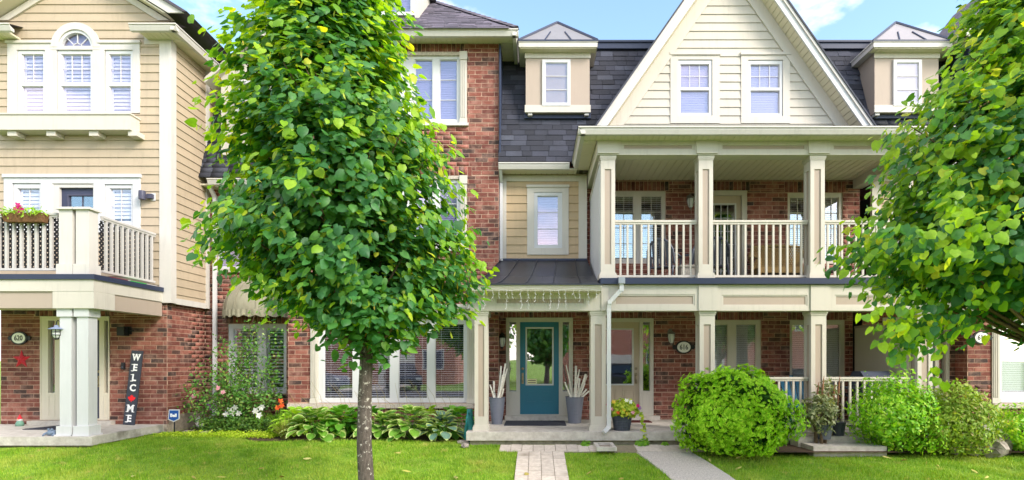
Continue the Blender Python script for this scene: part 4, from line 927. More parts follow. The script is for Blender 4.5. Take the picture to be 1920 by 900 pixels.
# ------------------------------------------------------------------ paths
PAVE = rough_mat('paver_stone', srgb(178, 166, 152), srgb(208, 198, 184), 14, .4, .95, srgb(140, 128, 112), 3.5, (.6, .8), piece=.08)
GRAVELC = rough_mat('exposed_aggregate', srgb(150, 142, 132), srgb(214, 206, 196), 55, .8)
SAND = rough_mat('joint_sand', srgb(120, 112, 92), srgb(150, 140, 116), 30, .4)
def slope_box(mb, x0, x1, y0, y1, h, dz=-.05, sk=(0, 0)):
    P = [(x0 + sk[0], y0), (x1 + sk[0], y0), (x1 + sk[1], y1), (x0 + sk[1], y1)]
    return mb.add([(x, y, gz(x, y) + dz) for x, y in P] + [(x, y, gz(x, y) + h) for x, y in P], [(0, 1, 2, 3), (4, 5, 6, 7), (0, 1, 5, 4), (1, 2, 6, 5), (2, 3, 7, 6), (3, 0, 4, 7)])
mb = MB(); yy = [9.62, 9.2, 8.6, 8.0, 7.4, 6.9, 6.5, 4, 0]
for a, b in zip(yy[1:], yy): slope_box(mb, -.31, .47, a, b, .012)
slope_box(mb, -.62, 3.2, 9.2, 9.62, .012)
pp = mb.build('paver_path', [SAND], None, kind='structure')
y = 9.18
k = 0
while y > 6.6:
    d = .2; n = 4
    w = .78 / n; off = 0
    for i in range(n + (1 if off else 0)):
        a, b = max(-.31, -.31 + i * w - off), min(.47, -.31 + (i + 1) * w - off)
        if b - a < .05: continue
        slope_box(MB(), a + .004, b - .004, y - d + .004, y - .004, .024 + U(-.004, .005)).build('paver', [PAVE], pp)
    y -= d; k += 1
x = -.62
while x < 3.1:
    w = .19 if x < 1.2 else .42
    if not (.98 < x < 1.32):
        for a, b in ((9.2, 9.6),): slope_box(MB(), x + .004, x + w - .004, a + .004, b - .004, .024 + U(-.004, .006)).build('paver', [PAVE], pp)
    x += w
mb = MB()
for a, b, s0, s1 in ((8.6, 9.19, 1.98, 1.86), (8.0, 8.6, 2.08, 1.98), (7.4, 8.0, 2.15, 2.08), (6.5, 7.4, 2.25, 2.15)): slope_box(mb, -.08, .82, a, b, .022, sk=(s0 - .1, s1 - .1))
mb.build('concrete_path', [GRAVELC], None, kind='structure')
t = thing('splash_block', 'concrete frame splash block below the white downspout', 'splash block', (1.15, 9.35, .1))
mb = MB()
for a, b, c, d in rect_minus((1.0, 1.33, 9.05, 9.6), [(1.06, 1.27, 9.12, 9.54)]): mb.box(a, b, c, d, .1, .165)
mb.build('rim', [CONC], t); MB().box(1.06, 1.27, 9.12, 9.54, .09, .125).build('trough', [CONC_D], t)
# garden bed soil and edging stones
SOIL = rough_mat('garden_soil', srgb(62, 48, 38), srgb(92, 74, 58), 20, .9)
MB().add([(-7.4, 10.75, .112), (-5.7, 10.7, .112), (-5.2, 10.15, .112), (-1.25, 10.12, .112), (-1.25, 11.4, .112), (-5.1, 11.4, .112), (-5.1, 12.6, .112), (-7.57, 12.6, .112)], [tuple(range(8))]).build('garden_soil', [SOIL], None, kind='structure')
MB().add([(3.3, 8.85, .114), (9.4, 8.85, .114), (9.4, 9.9, .114), (3.3, 9.9, .114)], [(0, 1, 2, 3)]).build('garden_soil', [SOIL], None, kind='structure')
ROCK = rough_mat('weathered_rock', srgb(112, 104, 96), srgb(168, 158, 148), 8, .8, piece=.1)
def rock(label, c, r, grp='stones edging the garden bed'):
    bm = bmesh.new(); bmesh.ops.create_icosphere(bm, subdivisions=2, radius=1)
    for v in bm.verts: k = 1 + .22 * math.sin(v.co.x * 4 + c[0] * 9) * math.cos(v.co.y * 5 + c[1] * 3) + U(-.08, .08); v.co = Vector((v.co.x * r[0] * k, v.co.y * r[1] * k, v.co.z * r[2] * k))
    me = bpy.data.meshes.new('rock'); bm.to_mesh(me); bm.free(); me.materials.append(ROCK); o = bpy.data.objects.new('rock', me); o['label'] = label; o['category'] = 'rock'; o['group'] = grp
    adopt(o, None, Matrix.Translation(c) @ Matrix.Rotation(U(0, 3), 4, 'Z'))
for i, (p, Yr, r, lb) in enumerate(((1822, 9.0, (.2, .15, .13), 'grey rock at the foot of the darker shrub'), (1862, 8.9, (.2, .16, .16), 'larger grey rock between darker shrub and far right shrub'),
                                    (1790, 8.95, (.12, .1, .08), 'small rock under the left edge of the darker shrub'), (1880, 9.1, (.15, .13, .24), 'upright pale rock beside the far right shrub'))): rock(lb, (wx(p, Yr), Yr, .1 + r[2] * .5), r)
for p, Yr, r, lb in ((868, 9.85, (.13, .08, .05), 'flat stone beside the porch slab corner'), (872, 9.5, (.1, .07, .04), 'low stone in the grass before the porch slab corner'), (350, 11.2, (.22, .1, .05), 'flat stone under the rose bush'), (385, 11.1, (.18, .1, .05), 'flat stone by the downspout of the recessed bay')):
    rock(lb, (wx(p, Yr), Yr, .12), r)

# ------------------------------------------------------------------ signs and lamps on the walls
PLQ = paint('plaque_white', srgb(236, 234, 230), .4, .03)
def plaque(num, px_, py_, D, label):
    X, Z, k = wx(px_, D), wz(py_, D), D / F; t = thing('house_number_plaque', label, 'plaque', (X, D, Z), 'oval house number plaques')
    mb = MB(); N = 28; rx, rz = 15.5 * k, 12.5 * k
    E = lambda a, b, y: [(X + a * math.cos(2 * math.pi * i / N), y, Z + b * math.sin(2 * math.pi * i / N)) for i in range(N)]
    mb.add(E(rx, rz, D - .03) + E(rx, rz, D), [tuple(range(N))] + [(i, (i + 1) % N, N + (i + 1) % N, N + i) for i in range(N)])
    for s in (-1, 1): mb.prism([(X + s * rx * .92, Z - .04), (X + s * rx * 1.22, Z - .05), (X + s * rx * 1.4, Z), (X + s * rx * 1.22, Z + .05), (X + s * rx * .92, Z + .04)], 'y', D - .024, D)
    mb.build('back_plate', [BLACK], t)
    rx, rz = 12.5 * k, 10 * k; MB().add(E(rx, rz, D - .036) + E(rx, rz, D - .03), [tuple(range(N))] + [(i, (i + 1) % N, N + (i + 1) % N, N + i) for i in range(N)]).build('face', [PLQ], t)
    text(t, num, .15 * D / 11.5, (X, D - .039, Z - .003), BLACK, bold=.001, name='number', sx=.8)
plaque('620', 37.5, 634, Y6 + .02, 'oval plaque numbered 620 above the red star')
plaque('616', 1281.5, 651, YW - .01, 'oval plaque numbered 616 beside the wall lantern')
plaque('614', 1838.5, 633, YT - .01, 'oval plaque numbered 614 on the brick pier')
RED = paint('red_enamel', srgb(196, 30, 44), .45, .08)
X, Z, D = wx(39, Y6), wz(674, Y6), Y6 + .02; t = thing('barn_star', 'red five pointed metal star on brick wall', 'star', (X, D, Z))
V = [(X, D - .055, Z)] + [(X + (.2 if i % 2 == 0 else .078) * math.sin(math.pi * i / 5), D - .004, Z + (.2 if i % 2 == 0 else .078) * math.cos(math.pi * i / 5)) for i in range(10)]
MB().add(V, [(0, 1 + i, 1 + (i + 1) % 10) for i in range(10)] + [tuple(range(10, 0, -1))]).build('star', [RED], t)
FROSTG = paint('lantern_glass', srgb(206, 208, 204), .25, .05, spec=.6)
def wall_lantern(label, px_, py_, D, k=1.0, mat=None, glass=None):
    X, Z = wx(px_, D), wz(py_, D); t = thing('wall_lantern', label, 'lantern', (X, D, Z), 'porch wall lanterns'); mat = mat or BLACK; y = D - .13 * k
    mb = MB(); mb.lathe([(.001, 0), (.055, .0), (.055, .012), (.03, .02), (.001, .02)], (0, 0, 0), 12); mb.v = [(X + a, D - c, Z + .1 * k + b * 1.5) for a, b, c in mb.v]; mb.build('back_plate', [mat], t)
    MB().tube([(X, D - .01, Z + .1 * k), (X, D - .07 * k, Z + .17 * k), (X, y, Z + .17 * k), (X, y, Z + .12 * k)], .009, 6).build('arm', [mat], t)
    MB().lathe([(.001, .13 * k), (.025 * k, .125 * k), (.08 * k, .08 * k), (.085 * k, .065 * k), (.001, .065 * k)], (X, y, Z), 12).build('roof_cap', [mat], t)
    MB().lathe([(.06 * k, .064 * k), (.068 * k, .0), (.045 * k, -.09 * k), (.02 * k, -.12 * k)], (X, y, Z), 10).build('glass_body', [glass or FROSTG], t, smooth=True)
    mb = MB()
    for i in range(5): a = 2 * math.pi * i / 5 + .3; mb.tube([(X + .07 * k * math.cos(a), y + .07 * k * math.sin(a), Z + .064 * k), (X + .073 * k * math.cos(a), y + .073 * k * math.sin(a), Z), (X + .05 * k * math.cos(a), y + .05 * k * math.sin(a), Z - .09 * k)], .005, 4)
    mb.lathe([(.03 * k, -.115 * k), (.02 * k, -.14 * k), (.004, -.17 * k)], (X, y, Z), 8); mb.build('cage', [mat], t)
PEWTER = paint('weathered_pewter', srgb(112, 108, 104), .55, .15)
wall_lantern('pewter wall lantern beside the 616 plaque', 1256, 633, YW, 1.05, PEWTER)
wall_lantern('pewter wall lantern on the upper balcony brick', 1291.5, 382, YW, 1.05, PEWTER)
wall_lantern('black wall lantern left of the teal door', 942, 640, YW, 1.05)
# lantern hung from the post of 620
X, Y, Z = wx(104, 9.56), 9.58, wz(622, 9.56); t = thing('post_lantern', 'blue grey caged lantern hanging from the white porch post', 'lantern', (X, Y, Z))
xp = wx(112, 9.58); mb = MB(); mb.box(xp - .012, xp + .012, 9.62, 9.66, Z + .0, Z + .22); mb.tube([(xp, 9.62, Z + .17), (xp - .05, 9.6, Z + .2), (X, Y, Z + .17), (X, Y, Z + .1)], .009, 6); mb.tube([(xp, 9.62, Z + .08), (xp - .03, 9.61, Z + .12), (xp - .01, 9.61, Z + .17)], .006, 5); mb.build('bracket', [BLACK], t)
BLUEG = paint('blue_grey_enamel', srgb(122, 134, 158), .45, .08)
MB().lathe([(.001, .12), (.03, .11), (.035, .085), (.12, .05), (.122, .04), (.001, .045)], (X, Y, Z), 16).build('shade', [BLUEG], t, smooth=True)
MB().lathe([(.055, .04), (.06, -.02), (.05, -.09), (.02, -.12)], (X, Y, Z), 12).build('globe', [FROSTG], t, smooth=True)
mb = MB()
for zz in (.0, -.05): mb.lathe([(.066, zz), (.072, zz), (.072, zz - .008), (.066, zz - .008)], (X, Y, Z), 14)
for i in range(6): a = math.pi / 3 * i; mb.tube([(X + .07 * math.cos(a), Y + .07 * math.sin(a), Z + .04), (X + .07 * math.cos(a), Y + .07 * math.sin(a), Z - .06), (X + .03 * math.cos(a), Y + .03 * math.sin(a), Z - .12)], .005, 4)
mb.lathe([(.001, -.115), (.04, -.118), (.03, -.135), (.001, -.14)], (X, Y, Z), 10); mb.build('cage', [BLACK], t)
# balcony wall light, camera box, doorbell of 620
X, Z = wx(275, Y6), wz(369.5, Y6); t = thing('wall_light', 'dark cylinder wall light beside the balcony window', 'wall light', (X, Y6, Z))
MB().lathe([(.001, -.085), (.062, -.085), (.066, .0), (.062, .085), (.001, .085)], (X, Y6 - .13, Z), 18).build('shade', [SLATED], t, smooth=False); MB().box(X + .06, X + .17, Y6 - .1, Y6 - .02, Z - .05, Z + .04).build('arm', [SLATED], t); MB().box(X + .1, X + .2, Y6 - .028, Y6 - .02, Z - .08, Z + .07).build('back_plate', [WHITE], t)
D = Y6 + .02; X, Z = wx(238, D), wz(621.5, D); t = thing('security_light', 'black box light fixed on the brick above the welcome sign', 'wall light', (X, D, Z))
MB().box(X - .09, X + .06, D - .16, D - .02, Z - .09, Z + .09).box(X - .04, X + .1, D - .05, D, Z - .06, Z + .1).build('housing', [BLACK], t); MB().lathe([(.001, 0), (.03, .0), (.035, .02), (.001, .025)], (X + .14, D - .05, Z), 10).build('sensor', [BLACK], t)
X, Z = wx(232.5, D), wz(686, D); t = thing('doorbell', 'small black doorbell box left of the welcome sign', 'doorbell', (X, D, Z)); MB().box(X - .03, X + .03, D - .045, D, Z - .07, Z + .07).build('box', [BLACK], t); MB().box(X - .015, X + .015, D - .052, D - .045, Z - .04, Z - .01).build('button', [SLATED], t)
# WELCOME board leaning on the wall
BOARD = paint('charcoal_board', srgb(58, 62, 72), .75, .1, dirt=.1, grain=.3); LET = paint('letter_white', srgb(238, 238, 238), .6, .03, dirt=0); MAPLE = paint('maple_red', srgb(232, 26, 34), .55, .04, dirt=0)
Yb = Y6 - .13; A = (wx(241, Yb), .285); hgt = (796 - 656) * Yb / F; wd = 21.5 * Yb / F
t = thing('welcome_sign', 'tall charcoal welcome sign leaning on the brick wall', 'sign', (A[0], Yb, .285))
ry = R(4.2); SM = Matrix.Translation((A[0], Yb, .285)) @ Matrix.Rotation(ry, 4, 'Y') @ Matrix.Rotation(R(-3.5), 4, 'X')
def sput(o): M = SM @ o.matrix_basis; o.matrix_basis = M; WM[o] = M
o = MB().box(-wd / 2, wd / 2, 0, .022, 0, hgt).build('board', [BOARD], t); sput(o)
for i, ch in enumerate('WELC*ME'):
    z = hgt * (.905 - i * .137)
    if ch == '*':
        pts = [(0, 1), (.14, .72), (.32, .82), (.26, .4), (.44, .58), (.5, .46), (.8, .5), (.7, .28), (.8, .18), (.42, -.12), (.48, -.3), (.08, -.24), (.06, -.6), (-.06, -.6)]
        pts = pts + [(-x, y) for x, y in pts[-3:0:-1]]; s = .098
        o = MB().add([(x * s, -.004, z + y * s - .02) for x, y in pts], [tuple(range(len(pts)))]).build('maple_leaf', [MAPLE], t); sput(o)
    else:
        o = text(t, ch, .19, (0, -.004, z), LET, bold=.006, name='letter', ext=.002, sx=.95 if ch != 'W' else .78); sput(o)
        mb = MB(); sf = {'W': ((-.06, .066), (.06, .066)), 'E': ((-.05, .066), (-.05, -.066)), 'L': ((-.045, .066), (-.045, -.066)), 'M': ((-.06, -.066), (.06, -.066), (-.055, .066), (.055, .066))}.get(ch, ())
        for u, v in sf: mb.box(u - .026, u + .026, -.0065, -.001, z + v - .008, z + v + .006)
        if sf: o = mb.build('serif', [LET], t); sput(o)
# alarm company sign on a stake
Yb = 10.95; X, Z = wx(326, Yb), wz(779, Yb); t = thing('yard_sign', 'small blue and white shield shaped sign by the porch corner', 'sign', (X, Yb, .1))
sh = [(-.1, .12), (.11, .12), (.11, -.07), (.0, -.13), (-.12, -.08)]
BLUE = paint('sign_blue', srgb(24, 78, 150), .4, .04)
MB().prism([(X + a, Z + b) for a, b in sh], 'y', Yb, Yb + .01).build('border', [WHITE], t); MB().prism([(X + a * .84, Z + b * .84) for a, b in sh], 'y', Yb - .003, Yb).build('face', [BLUE], t)
text(t, 'Bell', .09, (X - .005, Yb - .006, Z + .0), LET, bold=.003); MB().box(X - .01, X + .01, Yb + .011, Yb + .025, .05, Z + .05).build('stake', [BLACK], t)

# ------------------------------------------------------------------ small things on the porches
def lathe_thing(name, label, cat, c, parts, grp=None):
    t = thing(name, label, cat, c, grp)
    for nm, prof, mat, n in parts: MB().lathe(prof, c, n).build(nm, [mat], t, smooth=True)
    return t
c = (wx(37, 11.0), 11.0, .28); GREENC = paint('gnome_green', srgb(110, 150, 130), .6)
t = lathe_thing('garden_gnome', 'tiny garden gnome with red hat by the brick wall', 'gnome', c, [('robe', [(.001, 0), (.065, .0), (.07, .05), (.045, .1), (.02, .12)], GREENC, 12), ('beard', [(.02, .09), (.048, .11), (.04, .14), (.01, .15)], WHITE, 10), ('hat', [(.045, .145), (.04, .16), (.02, .2), (.003, .235)], RED, 12)])
MB().lathe([(.001, -.02), (.022, -.01), (.024, .0), (.014, .012), (.001, .015)], (c[0], c[1] - .035, c[2] + .135), 8).build('face', [paint('skin_tone_clay', srgb(214, 160, 130), .6)], t, smooth=True)
c = (wx(97, 9.62), 9.62, .28); STB = paint('blue_grey_ceramic', srgb(104, 120, 140), .5, .2, 20)
t = lathe_thing('frog_figurine', 'small blue grey frog ornament at the post foot', 'ornament', c, [('body', [(.001, .0), (.06, .01), (.075, .05), (.055, .09), (.001, .11)], STB, 12)])
mb = MB()
for s in (-1, 1): mb.lathe([(.001, 0), (.02, .01), (.02, .03), (.001, .04)], (c[0] + s * .03, c[1] - .03, c[2] + .09), 8); mb.tube([(c[0] + s * .05, c[1] - .02, c[2] + .05), (c[0] + s * .09, c[1] - .05, c[2] + .03), (c[0] + s * .08, c[1] - .09, c[2] + .005)], [.025, .018, .012], 6)
mb.build('eyes_and_legs', [STB], t, smooth=True)
MATB = rough_mat('rubber_mat', srgb(44, 46, 54), srgb(70, 72, 82), 40, .6); MATR = rough_mat('maroon_mat', srgb(74, 32, 30), srgb(104, 50, 44), 40, .6)
def mat_(label, x0, x1, y0, y1, z, m, skew=0):
    t = thing('doormat', label, 'doormat', ((x0 + x1) / 2, y0, z), 'doormats at the front doors'); MB().hexa([(x0, y0, z + .001), (x1, y0, z + .001), (x1 + skew, y1, z + .001), (x0 + skew, y1, z + .001), (x0, y0, z + .014), (x1, y0, z + .014), (x1 + skew, y1, z + .014), (x0 + skew, y1, z + .014)]).build('pad', [m], t)
    mb = MB(); n = 14
    for i in range(n): f = (i + .5) / n; xx = x0 + (x1 - x0) * f; mb.hexa([(xx - .012, y0 + .03, z + .0141), (xx + .012, y0 + .03, z + .0141), (xx + .012 + skew, y1 - .03, z + .0141), (xx - .012 + skew, y1 - .03, z + .0141), (xx - .012, y0 + .03, z + .019), (xx + .012, y0 + .03, z + .019), (xx + .012 + skew, y1 - .03, z + .019), (xx - .012 + skew, y1 - .03, z + .019)])
    mb.build('ribs', [m], t, kind='stuff')
mat_('dark ribbed doormat before the teal door', wx(945, 10.65), wx(1062, 10.65), 10.62, 11.4, SLAB, MATB)
mat_('dark doormat before the slate grey door of 620', wx(42, 10.4), wx(112, 10.4), 10.4, 11.0, .28, MATB, .2)
mat_('maroon doormat beside the taupe door', wx(1165, 11.2), wx(1222, 11.2), 11.15, 11.5, SLAB, MATR)
POT = paint('ribbed_grey_pot', srgb(112, 116, 128), .5, .06); BIRCH = rough_mat('birch_bark', srgb(216, 206, 190), srgb(240, 234, 222), 20, .3, .8, srgb(70, 60, 52), 14, (.62, .7), zs=4)
def birch_pot(label, px_, Y, h, r, sticks):
    X = wx(px_, Y); t = thing('birch_stick_planter', label, 'planter', (X, Y, SLAB), 'tall grey planters flanking the teal door')
    prof = [(.001, 0), (r * .66, 0)]; n = 18
    for i in range(n): z0 = h * i / n; rr = r * (.66 + .34 * i / n); prof += [(rr, z0 + .001), (rr + .007, z0 + h / n * .5), (rr + .004, z0 + h / n * .95)]
    prof += [(r + .012, h), (r - .01, h), (r - .02, h - .05), (.001, h - .05)]
    MB().lathe(prof, (X, Y, SLAB), 24).build('pot', [POT], t, smooth=False)
    for dx, dy, lean, top, rad in sticks:
        b = Vector((X + dx * .4, Y + dy, SLAB + h - .1)); e = Vector((X + lean, Y + dy * 1.3, SLAB + top)); mid = (b + e) / 2 + Vector((U(-.02, .02), U(-.02, .02), 0))
        MB().tube([b, mid, e], [rad, rad * .95, rad * .85], 8).build('birch_stick', [BIRCH], t, smooth=True)
birch_pot('grey ribbed planter of birch sticks left of the teal door', 932, 10.92, .53, .155, [(-.1, 0, -.14, .78, .016), (-.05, .05, -.07, .85, .022), (.0, .02, .08, 1.15, .02), (.05, -.03, .17, 1.2, .02), (.08, .03, .2, 1.1, .017), (.02, -.05, .12, .98, .02), (.1, 0, .13, .7, .018), (.03, .06, .18, 1.02, .014)])
birch_pot('grey ribbed planter of birch sticks right of the teal door', 1077.5, 11.1, .53, .185, [(-.1, .02, -.17, 1.17, .015), (-.12, -.03, -.2, .83, .018), (-.03, .04, .03, 1.15, .028), (.0, -.05, .09, 1.08, .017), (.05, .0, .1, .9, .024), (.08, -.04, .22, .99, .026), (.1, .05, .26, .95, .015), (.12, 0, .24, .68, .022), (.13, -.05, .29, .65, .018), (.06, -.06, .2, .8, .016)])
# note taped to the teal door
X, Z = wx(997.5, YW), wz(715.5, YW); t = thing('paper_note', 'small pale yellow note on the teal door glass', 'note', (X, YW, Z))
MB().box(X - .1, X + .1, YW + .028, YW + .030, Z - .055, Z + .055).build('paper', [paint('pale_yellow_paper', srgb(236, 226, 176), .7, .04)], t)
mb = MB()
for zz in (.022, -.025): mb.box(X - .085, X + .08, YW + .0265, YW + .0279, Z + zz - .009, Z + zz + .009)
mb.build('printed_lines', [paint('faded_ink', srgb(120, 104, 80), .8)], t)
# white icicle lights hung along the porch eave
t = thing('icicle_lights', 'white icicle string lights hanging along the porch eave', 'string lights', (0, 9.42, 2.8)); mb = MB(); xa, xb = -1.22, 1.1; y0 = 9.425; pts = []
for i in range(61): f = i / 60; pts.append((xa + (xb - xa) * f, y0, 2.79 + .035 * abs(math.sin(f * 9.42))))
mb.tube(pts, .003, 4); mb.build('cord', [WHITE], t)
for i in range(18):
    x = xa + (xb - xa) * (i + .5) / 18 + U(-.03, .03); L = random.choice((.1, .16, .22, .3)); mb = MB(); P = [(x, y0, 2.80)]; z = 2.80
    while z > 2.80 - L: z -= .06; P.append((x + U(-.015, .015), y0 + U(-.01, .01), z))
    mb.tube(P, .0026, 4)
    for p in P[1:]:
        s = random.choice((-1, 1)); mb.tube([p, (p[0] + s * .022, p[1] - .008, p[2] - .026)], [.0035, .004], 4)
    mb.build('icicle_strand', [WHITE], t)
t = thing('wire_light_ball', 'clump of white wire lights hung beside the porch column', 'string lights', (wx(868, 10.2), 10.2, 2.55)); mb = MB(); c = Vector((wx(868, 10.2), 10.2, 2.5))
for i in range(26):
    a, b = U(0, 6.28), U(-1.2, 1.2); p = c + Vector((math.cos(a) * math.cos(b) * .14, math.sin(a) * math.cos(b) * .1, math.sin(b) * .2)); mb.tube([c + Vector((U(-.04, .04), 0, U(-.1, .1))), (p + c) / 2 + Vector((U(-.03, .03), U(-.03, .03), U(-.03, .03))), p], .0035, 4)
mb.tube([(c.x, c.y, c.z + .1), (c.x, c.y, 2.79)], .004, 4); mb.build('wires', [WHITE], t)
# flower pot at the column foot
Y = 9.98; X = wx(1166, Y); t = thing('flower_pot', 'dark basket pot of yellow green foliage and flowers', 'flower pot', (X, Y, SLAB)); r = .185; h = .27
prof = [(.001, 0), (r * .78, 0)]
for i in range(9): z0 = h * i / 9; rr = r * (.78 + .22 * i / 9); prof += [(rr, z0 + .001), (rr + .006, z0 + h / 18), (rr + .003, z0 + h / 9 * .95)]
MB().lathe(prof + [(r + .012, h), (r - .015, h), (r - .02, h - .03), (.001, h - .03)], (X, Y, SLAB), 22).build('pot', [paint('dark_basket_pot', srgb(62, 68, 78), .6, .08)], t)
POTX, POTY = X, Y
TEALP = paint('teal_plastic', srgb(36, 120, 120), .45, .06)
t = thing('garden_hose_pot', 'teal plastic container half hidden behind the left porch column', 'container', (wx(879, 10.1), 10.1, .1))
MB().lathe([(.001, 0), (.1, 0), (.12, .05), (.1, .25), (.06, .42), (.05, .6), (.001, .6)], (wx(881, 10.1), 10.1, .1), 14).build('body', [TEALP], t, smooth=True); MB().tube([(wx(881, 10.1), 10.05, .6), (wx(879, 10.1), 9.98, .66), (wx(876, 10.1), 9.98, .5), (wx(877, 10.1), 10.02, .3)], .018, 8).build('hose', [TEALP], t, smooth=True)
# hose reel end / pipe by the recessed bay
t = thing('drain_pipe_elbow', 'short white drain elbow on the ground beside the downspout', 'pipe', (wx(374, 11.6), 11.6, .1)); MB().tube([(wx(370, 11.8), 11.9, .36), (wx(372, 11.8), 11.75, .28), (wx(378, 11.7), 11.6, .22), (wx(386, 11.6), 11.55, .23)], .045, 10).build('elbow', [WHITE2], t, smooth=True); MB().tube([(wx(386, 11.6), 11.551, .23), (wx(389, 11.6), 11.54, .235)], .05, 10).build('collar', [BLACK], t)

# ------------------------------------------------------------------ awning
AWN = rough_mat('khaki_awning_canvas', srgb(138, 132, 112), srgb(162, 156, 134), 4, .15, .85, srgb(108, 102, 84), 1.8, (.5, .75), zs=.3)
cx, aa, hh, bb = wx(482, 12.2), .90, .82, .72; zv = wz(580, 12.0); t = thing('window_awning', 'khaki dome awning over the recessed window', 'awning', (cx, YL, zv)); mb = MB(); NT, NP = 44, 14; V = []
for j in range(NP + 1):
    ph = math.pi / 2 * j / NP
    for i in range(NT + 1):
        th = math.pi * i / NT; k = 1 - .022 * abs(math.sin(th * 5.5)) * math.cos(ph); V.append((cx + aa * math.cos(th) * math.cos(ph) * k, YL - .005 - bb * math.sin(th) * math.cos(ph) * k, zv + hh * math.sin(ph)))
mb.add(V, [(j * (NT + 1) + i, j * (NT + 1) + i + 1, (j + 1) * (NT + 1) + i + 1, (j + 1) * (NT + 1) + i) for j in range(NP) for i in range(NT)]); mb.build('canopy', [AWN], t, smooth=True)
V = []; NV = 132
for j in range(3):
    for i in range(NV + 1): th = math.pi * i / NV; sc = .17 - .045 * (1 - abs(math.sin(th * 11))) ; k = 1 + .012 * math.sin(th * 44); V.append((cx + aa * math.cos(th) * k, YL - .005 - bb * math.sin(th) * k - .004, zv - (0, .08, sc)[j]))
MB().add(V, [(j * (NV + 1) + i, j * (NV + 1) + i + 1, (j + 1) * (NV + 1) + i + 1, (j + 1) * (NV + 1) + i) for j in range(2) for i in range(NV)]).build('valance', [AWN], t, smooth=True)
mb = MB()
for i in range(1, 11): th = math.pi * i / 11 ; mb.tube([(cx + aa * math.cos(th) * math.cos(p) * 1.0, YL - .005 - bb * math.sin(th) * math.cos(p) * 1.0, zv + hh * math.sin(p) + .004) for p in [math.pi / 2 * k / 8 * .96 for k in range(9)]], .006, 4)
mb.build('seam', [AWN], t)

# ------------------------------------------------------------------ balcony furniture
PLG = paint('grey_plastic', srgb(104, 108, 120), .5, .06); PLD = paint('dark_grey_plastic', srgb(58, 62, 74), .5, .06)
def patio_chair(label, X, Y, z, rz, mat, grp='plastic patio chairs'):
    t = thing('patio_chair', label, 'chair', (X, Y, z), grp); t.rotation_euler = (0, 0, rz); WM[t] = Matrix.Translation((X, Y, z)) @ Matrix.Rotation(rz, 4, 'Z'); M0 = WM[t]
    def bl(mb, nm): o = mb.build(nm, [mat], None); o.parent = t; WM[o] = M0
    bl(MB().hexa([(-.24, -.25, .40), (.24, -.25, .40), (.22, .22, .37), (-.22, .22, .37), (-.24, -.25, .43), (.24, -.25, .43), (.22, .22, .40), (-.22, .22, .40)]), 'seat')
    mb = MB(); N = 8; V = []                       # arched back rim
    arc = [(.27 * math.cos(math.pi * i / N), .42 + .48 * (math.sin(math.pi * i / N) ** .6 if i not in (0, N) else 0)) for i in range(N + 1)]
    mb.tube([(x, .22 + (z_ - .4) * .28, z_) for x, z_ in arc], .024, 6); bl(mb, 'back_rim')
    for i in range(-3, 4): x = i * .068; zt = .42 + .48 * (max(0, 1 - (x / .27) ** 2)) ** .3; bl(MB().strip((x, .215, .41), (x, .22 + (zt - .4) * .28, zt), .044, .012), 'back_slat')
    for sx in (-1, 1):
        bl(MB().tube([(sx * .25, -.26, 0), (sx * .25, -.24, .4), (sx * .27, -.22, .62), (sx * .28, .1, .63), (sx * .265, .27, .6)], .022, 6), 'armrest')
        bl(MB().tube([(sx * .25, .32, 0), (sx * .23, .22, .4)], .022, 6), 'leg')
    return t
patio_chair('grey plastic patio chair by the balcony window', wx(1246, 11.0), 11.0, 3.05, R(150), PLG)
patio_chair('grey plastic chair against the balcony lantern wall', wx(1302, 11.1), 11.1, 3.05, R(200), PLG)
patio_chair('dark plastic chair before the balcony door', wx(1338, 10.9), 10.9, 3.05, R(170), PLD)
t = thing('side_table', 'small white box table between balcony chairs', 'table', (wx(1290, 10.6), 10.6, 3.05)); x = wx(1290, 10.6); MB().box(x - .17, x + .17, 10.5, 10.8, 3.38, 3.42).build('top', [CREAM], t)
MB().box(x - .15, x + .15, 10.52, 10.78, 3.06, 3.379).build('body', [CREAM], t)
WICK = rough_mat('tan_wicker', srgb(116, 94, 58), srgb(156, 130, 84), 60, .8); x = wx(1466, 11.2); t = thing('wicker_sofa', 'tan wicker sofa on the upper balcony', 'sofa', (x, 11.2, 3.05))
mb = MB()
for i in range(24):
    for s in (1, -1):
        u0 = -.55 + i * 1.1 / 24; mb.strip((x + u0, 11.42 - .002 * s, 3.45 if s > 0 else 3.93), (x + min(u0 + .3, .55), 11.47 - .002 * s, 3.93 if s > 0 else 3.45), .026, .006)
mb.build('woven_back', [WICK], t, kind='stuff'); MB().tube([(x - .58, 11.2, 3.4), (x - .57, 11.42, 3.75), (x - .5, 11.46, 3.95), (x, 11.47, 3.98), (x + .5, 11.46, 3.95), (x + .57, 11.42, 3.75), (x + .58, 11.2, 3.4)], .03, 8).build('frame', [WICK], t, smooth=True)
MB().box(x - .56, x + .56, 10.9, 11.42, 3.33, 3.45).build('seat', [WICK], t)
for sx in (-1, 1):
    MB().tube([(x + sx * .58, 10.88, 3.05), (x + sx * .58, 10.88, 3.6), (x + sx * .6, 11.1, 3.68), (x + sx * .57, 11.42, 3.7)], .028, 6).build('armrest', [WICK], t, smooth=True); MB().tube([(x + sx * .55, 11.4, 3.05), (x + sx * .55, 11.42, 3.4)], .025, 6).build('leg', [WICK], t)
